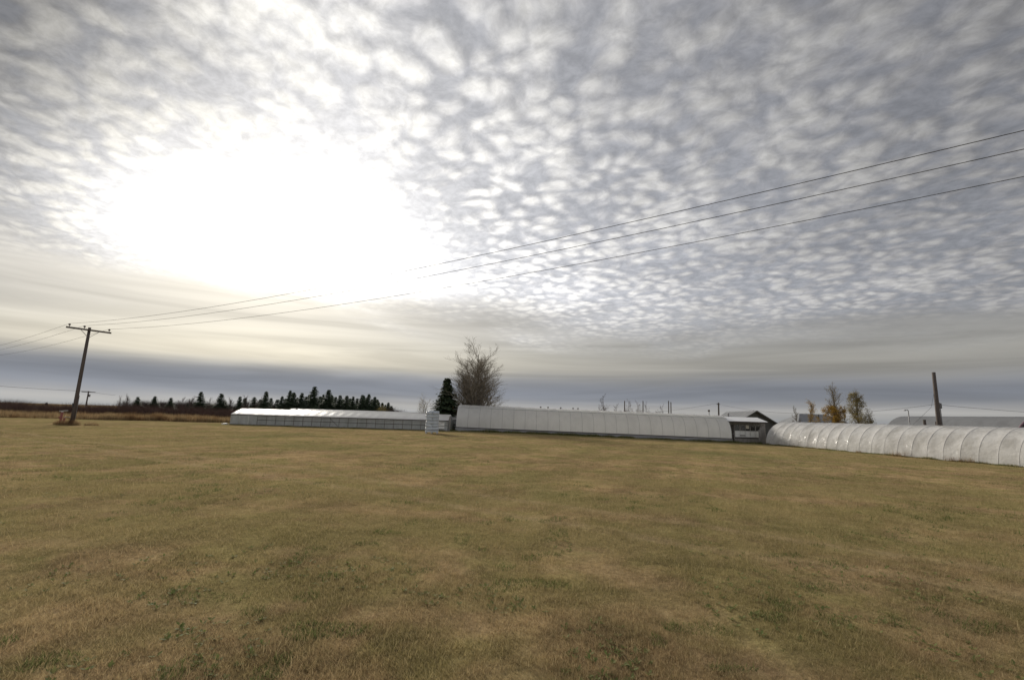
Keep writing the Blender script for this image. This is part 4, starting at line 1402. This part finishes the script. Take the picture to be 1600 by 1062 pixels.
rp = thing('utility_pole', 'dark leaning utility pole behind the right-hand tunnel greenhouse', 'utility pole', (37.18, 40.0, Z(37.2)))
MB().tube([(0, 0, -0.2), (0.02, 0, 3.5), (0.10, 0, 7.25)], [0.19, 0.17, 0.13], 10).build('pole', M['pole_wood'], rp, True)
MB().tube([(0.30, -0.02, 4.10), (0.30, -0.02, 4.55)], 0.10, 8).build('switch_box', M['dark_gable'], rp)
MB().bar((0.05, 0, 4.4), (0.24, 0, 4.45), 0.05, 0.05).build('bracket', M['pipe'], rp)
MB().tube([(0.17, -0.12, 0), (0.19, -0.12, 4.6)], 0.03, 5).build('conduit', M['pipe'], rp)
MB().tube([(-0.04, 0, 5.6), (-0.30, 0.2, 4.2), (-1.6, 0.8, 2.6)], 0.012, 4).build('guy_wire', M['wire'], rp)


def sagwire(a, b, sag, label, rad=0.012):
    a, b = Vector(a), Vector(b)
    P = []
    for k in range(25):
        u = k / 24
        q = a.lerp(b, u)
        P.append((q.x, q.y, q.z - 4 * sag * u * (1 - u)))
    return tag(MB().tube(P, rad, 4).build('overhead_wire', M['wire']), label, 'wire', 'wires among the right-hand buildings')


p2 = thing('far_utility_pole', 'thin bare utility pole behind the right end of the white greenhouse', 'utility pole', (32.6, 72.0, Z(32.6)))
MB().tube([(-0.08, 0, -0.1), (0.05, 0, 5.4)], [0.15, 0.11], 8).build('pole', M['pole_wood'], p2)
MB().box(-0.25, 0.25, -0.05, 0.05, 5.1, 5.2).build('bracket', M['pole_wood'], p2)
vt = thing('roof_cowl', 'small dark cowl on a pipe left of the thin pole behind the white greenhouse', 'vent pipe', (28.5, 66.0, Z(28.5)))
MB().tube([(0, 0, -0.1), (0, 0, 3.8)], 0.06, 6).build('pipe', M['pipe'], vt)
MB().tube([(0, 0, 3.75), (0, 0, 3.85), (0, 0, 4.02)], [0.10, 0.17, 0.12], 8).build('cowl', M['pole_wood'], vt)
sagwire((37.25, 40, 3.95), (32.6, 72, 4.75), 1.15, 'thin sagging wire between the right pole and the thin pole')
sagwire((32.6, 72, 4.85), (10, 70, 1.8), 0.35, 'wire falling left from the thin pole behind the white greenhouse')
sagwire((37.3, 40, 3.9), (62, 40.5, 3.3), 0.25, 'thin wire running right from the right-hand leaning pole')
yl = thing('yard_light', 'small bent-arm yard light on a post above the grey arched shed', 'lamp post', (38.1, 44.0, Z(38.1)))
MB().tube([(0, 0, -0.1), (0, 0, 4.0), (-0.08, 0, 4.08), (-0.32, 0, 4.06)], 0.045, 6).build('post', M['pipe'], yl)
MB().box(-0.46, -0.26, -0.08, 0.08, 3.98, 4.05).build('lamp_head', M['pipe'], yl)
for x, y, h, lab in ((37.75, 42.0, 3.15, 'short dark post left of the leaning pole, behind the tunnel'), (38.4, 41.6, 3.0, 'thin short post right beside the leaning pole, behind the tunnel')):
    r_ = 0.11 if h > 3.1 else 0.05
    tag(MB().tube([(0, 0, -0.1), (0, 0, h)], [r_ * 1.1, r_], 8).build('wooden_post', M['pole_wood'], None, loc=(x, y, Z(x))), lab, 'post', 'posts behind the tunnel')
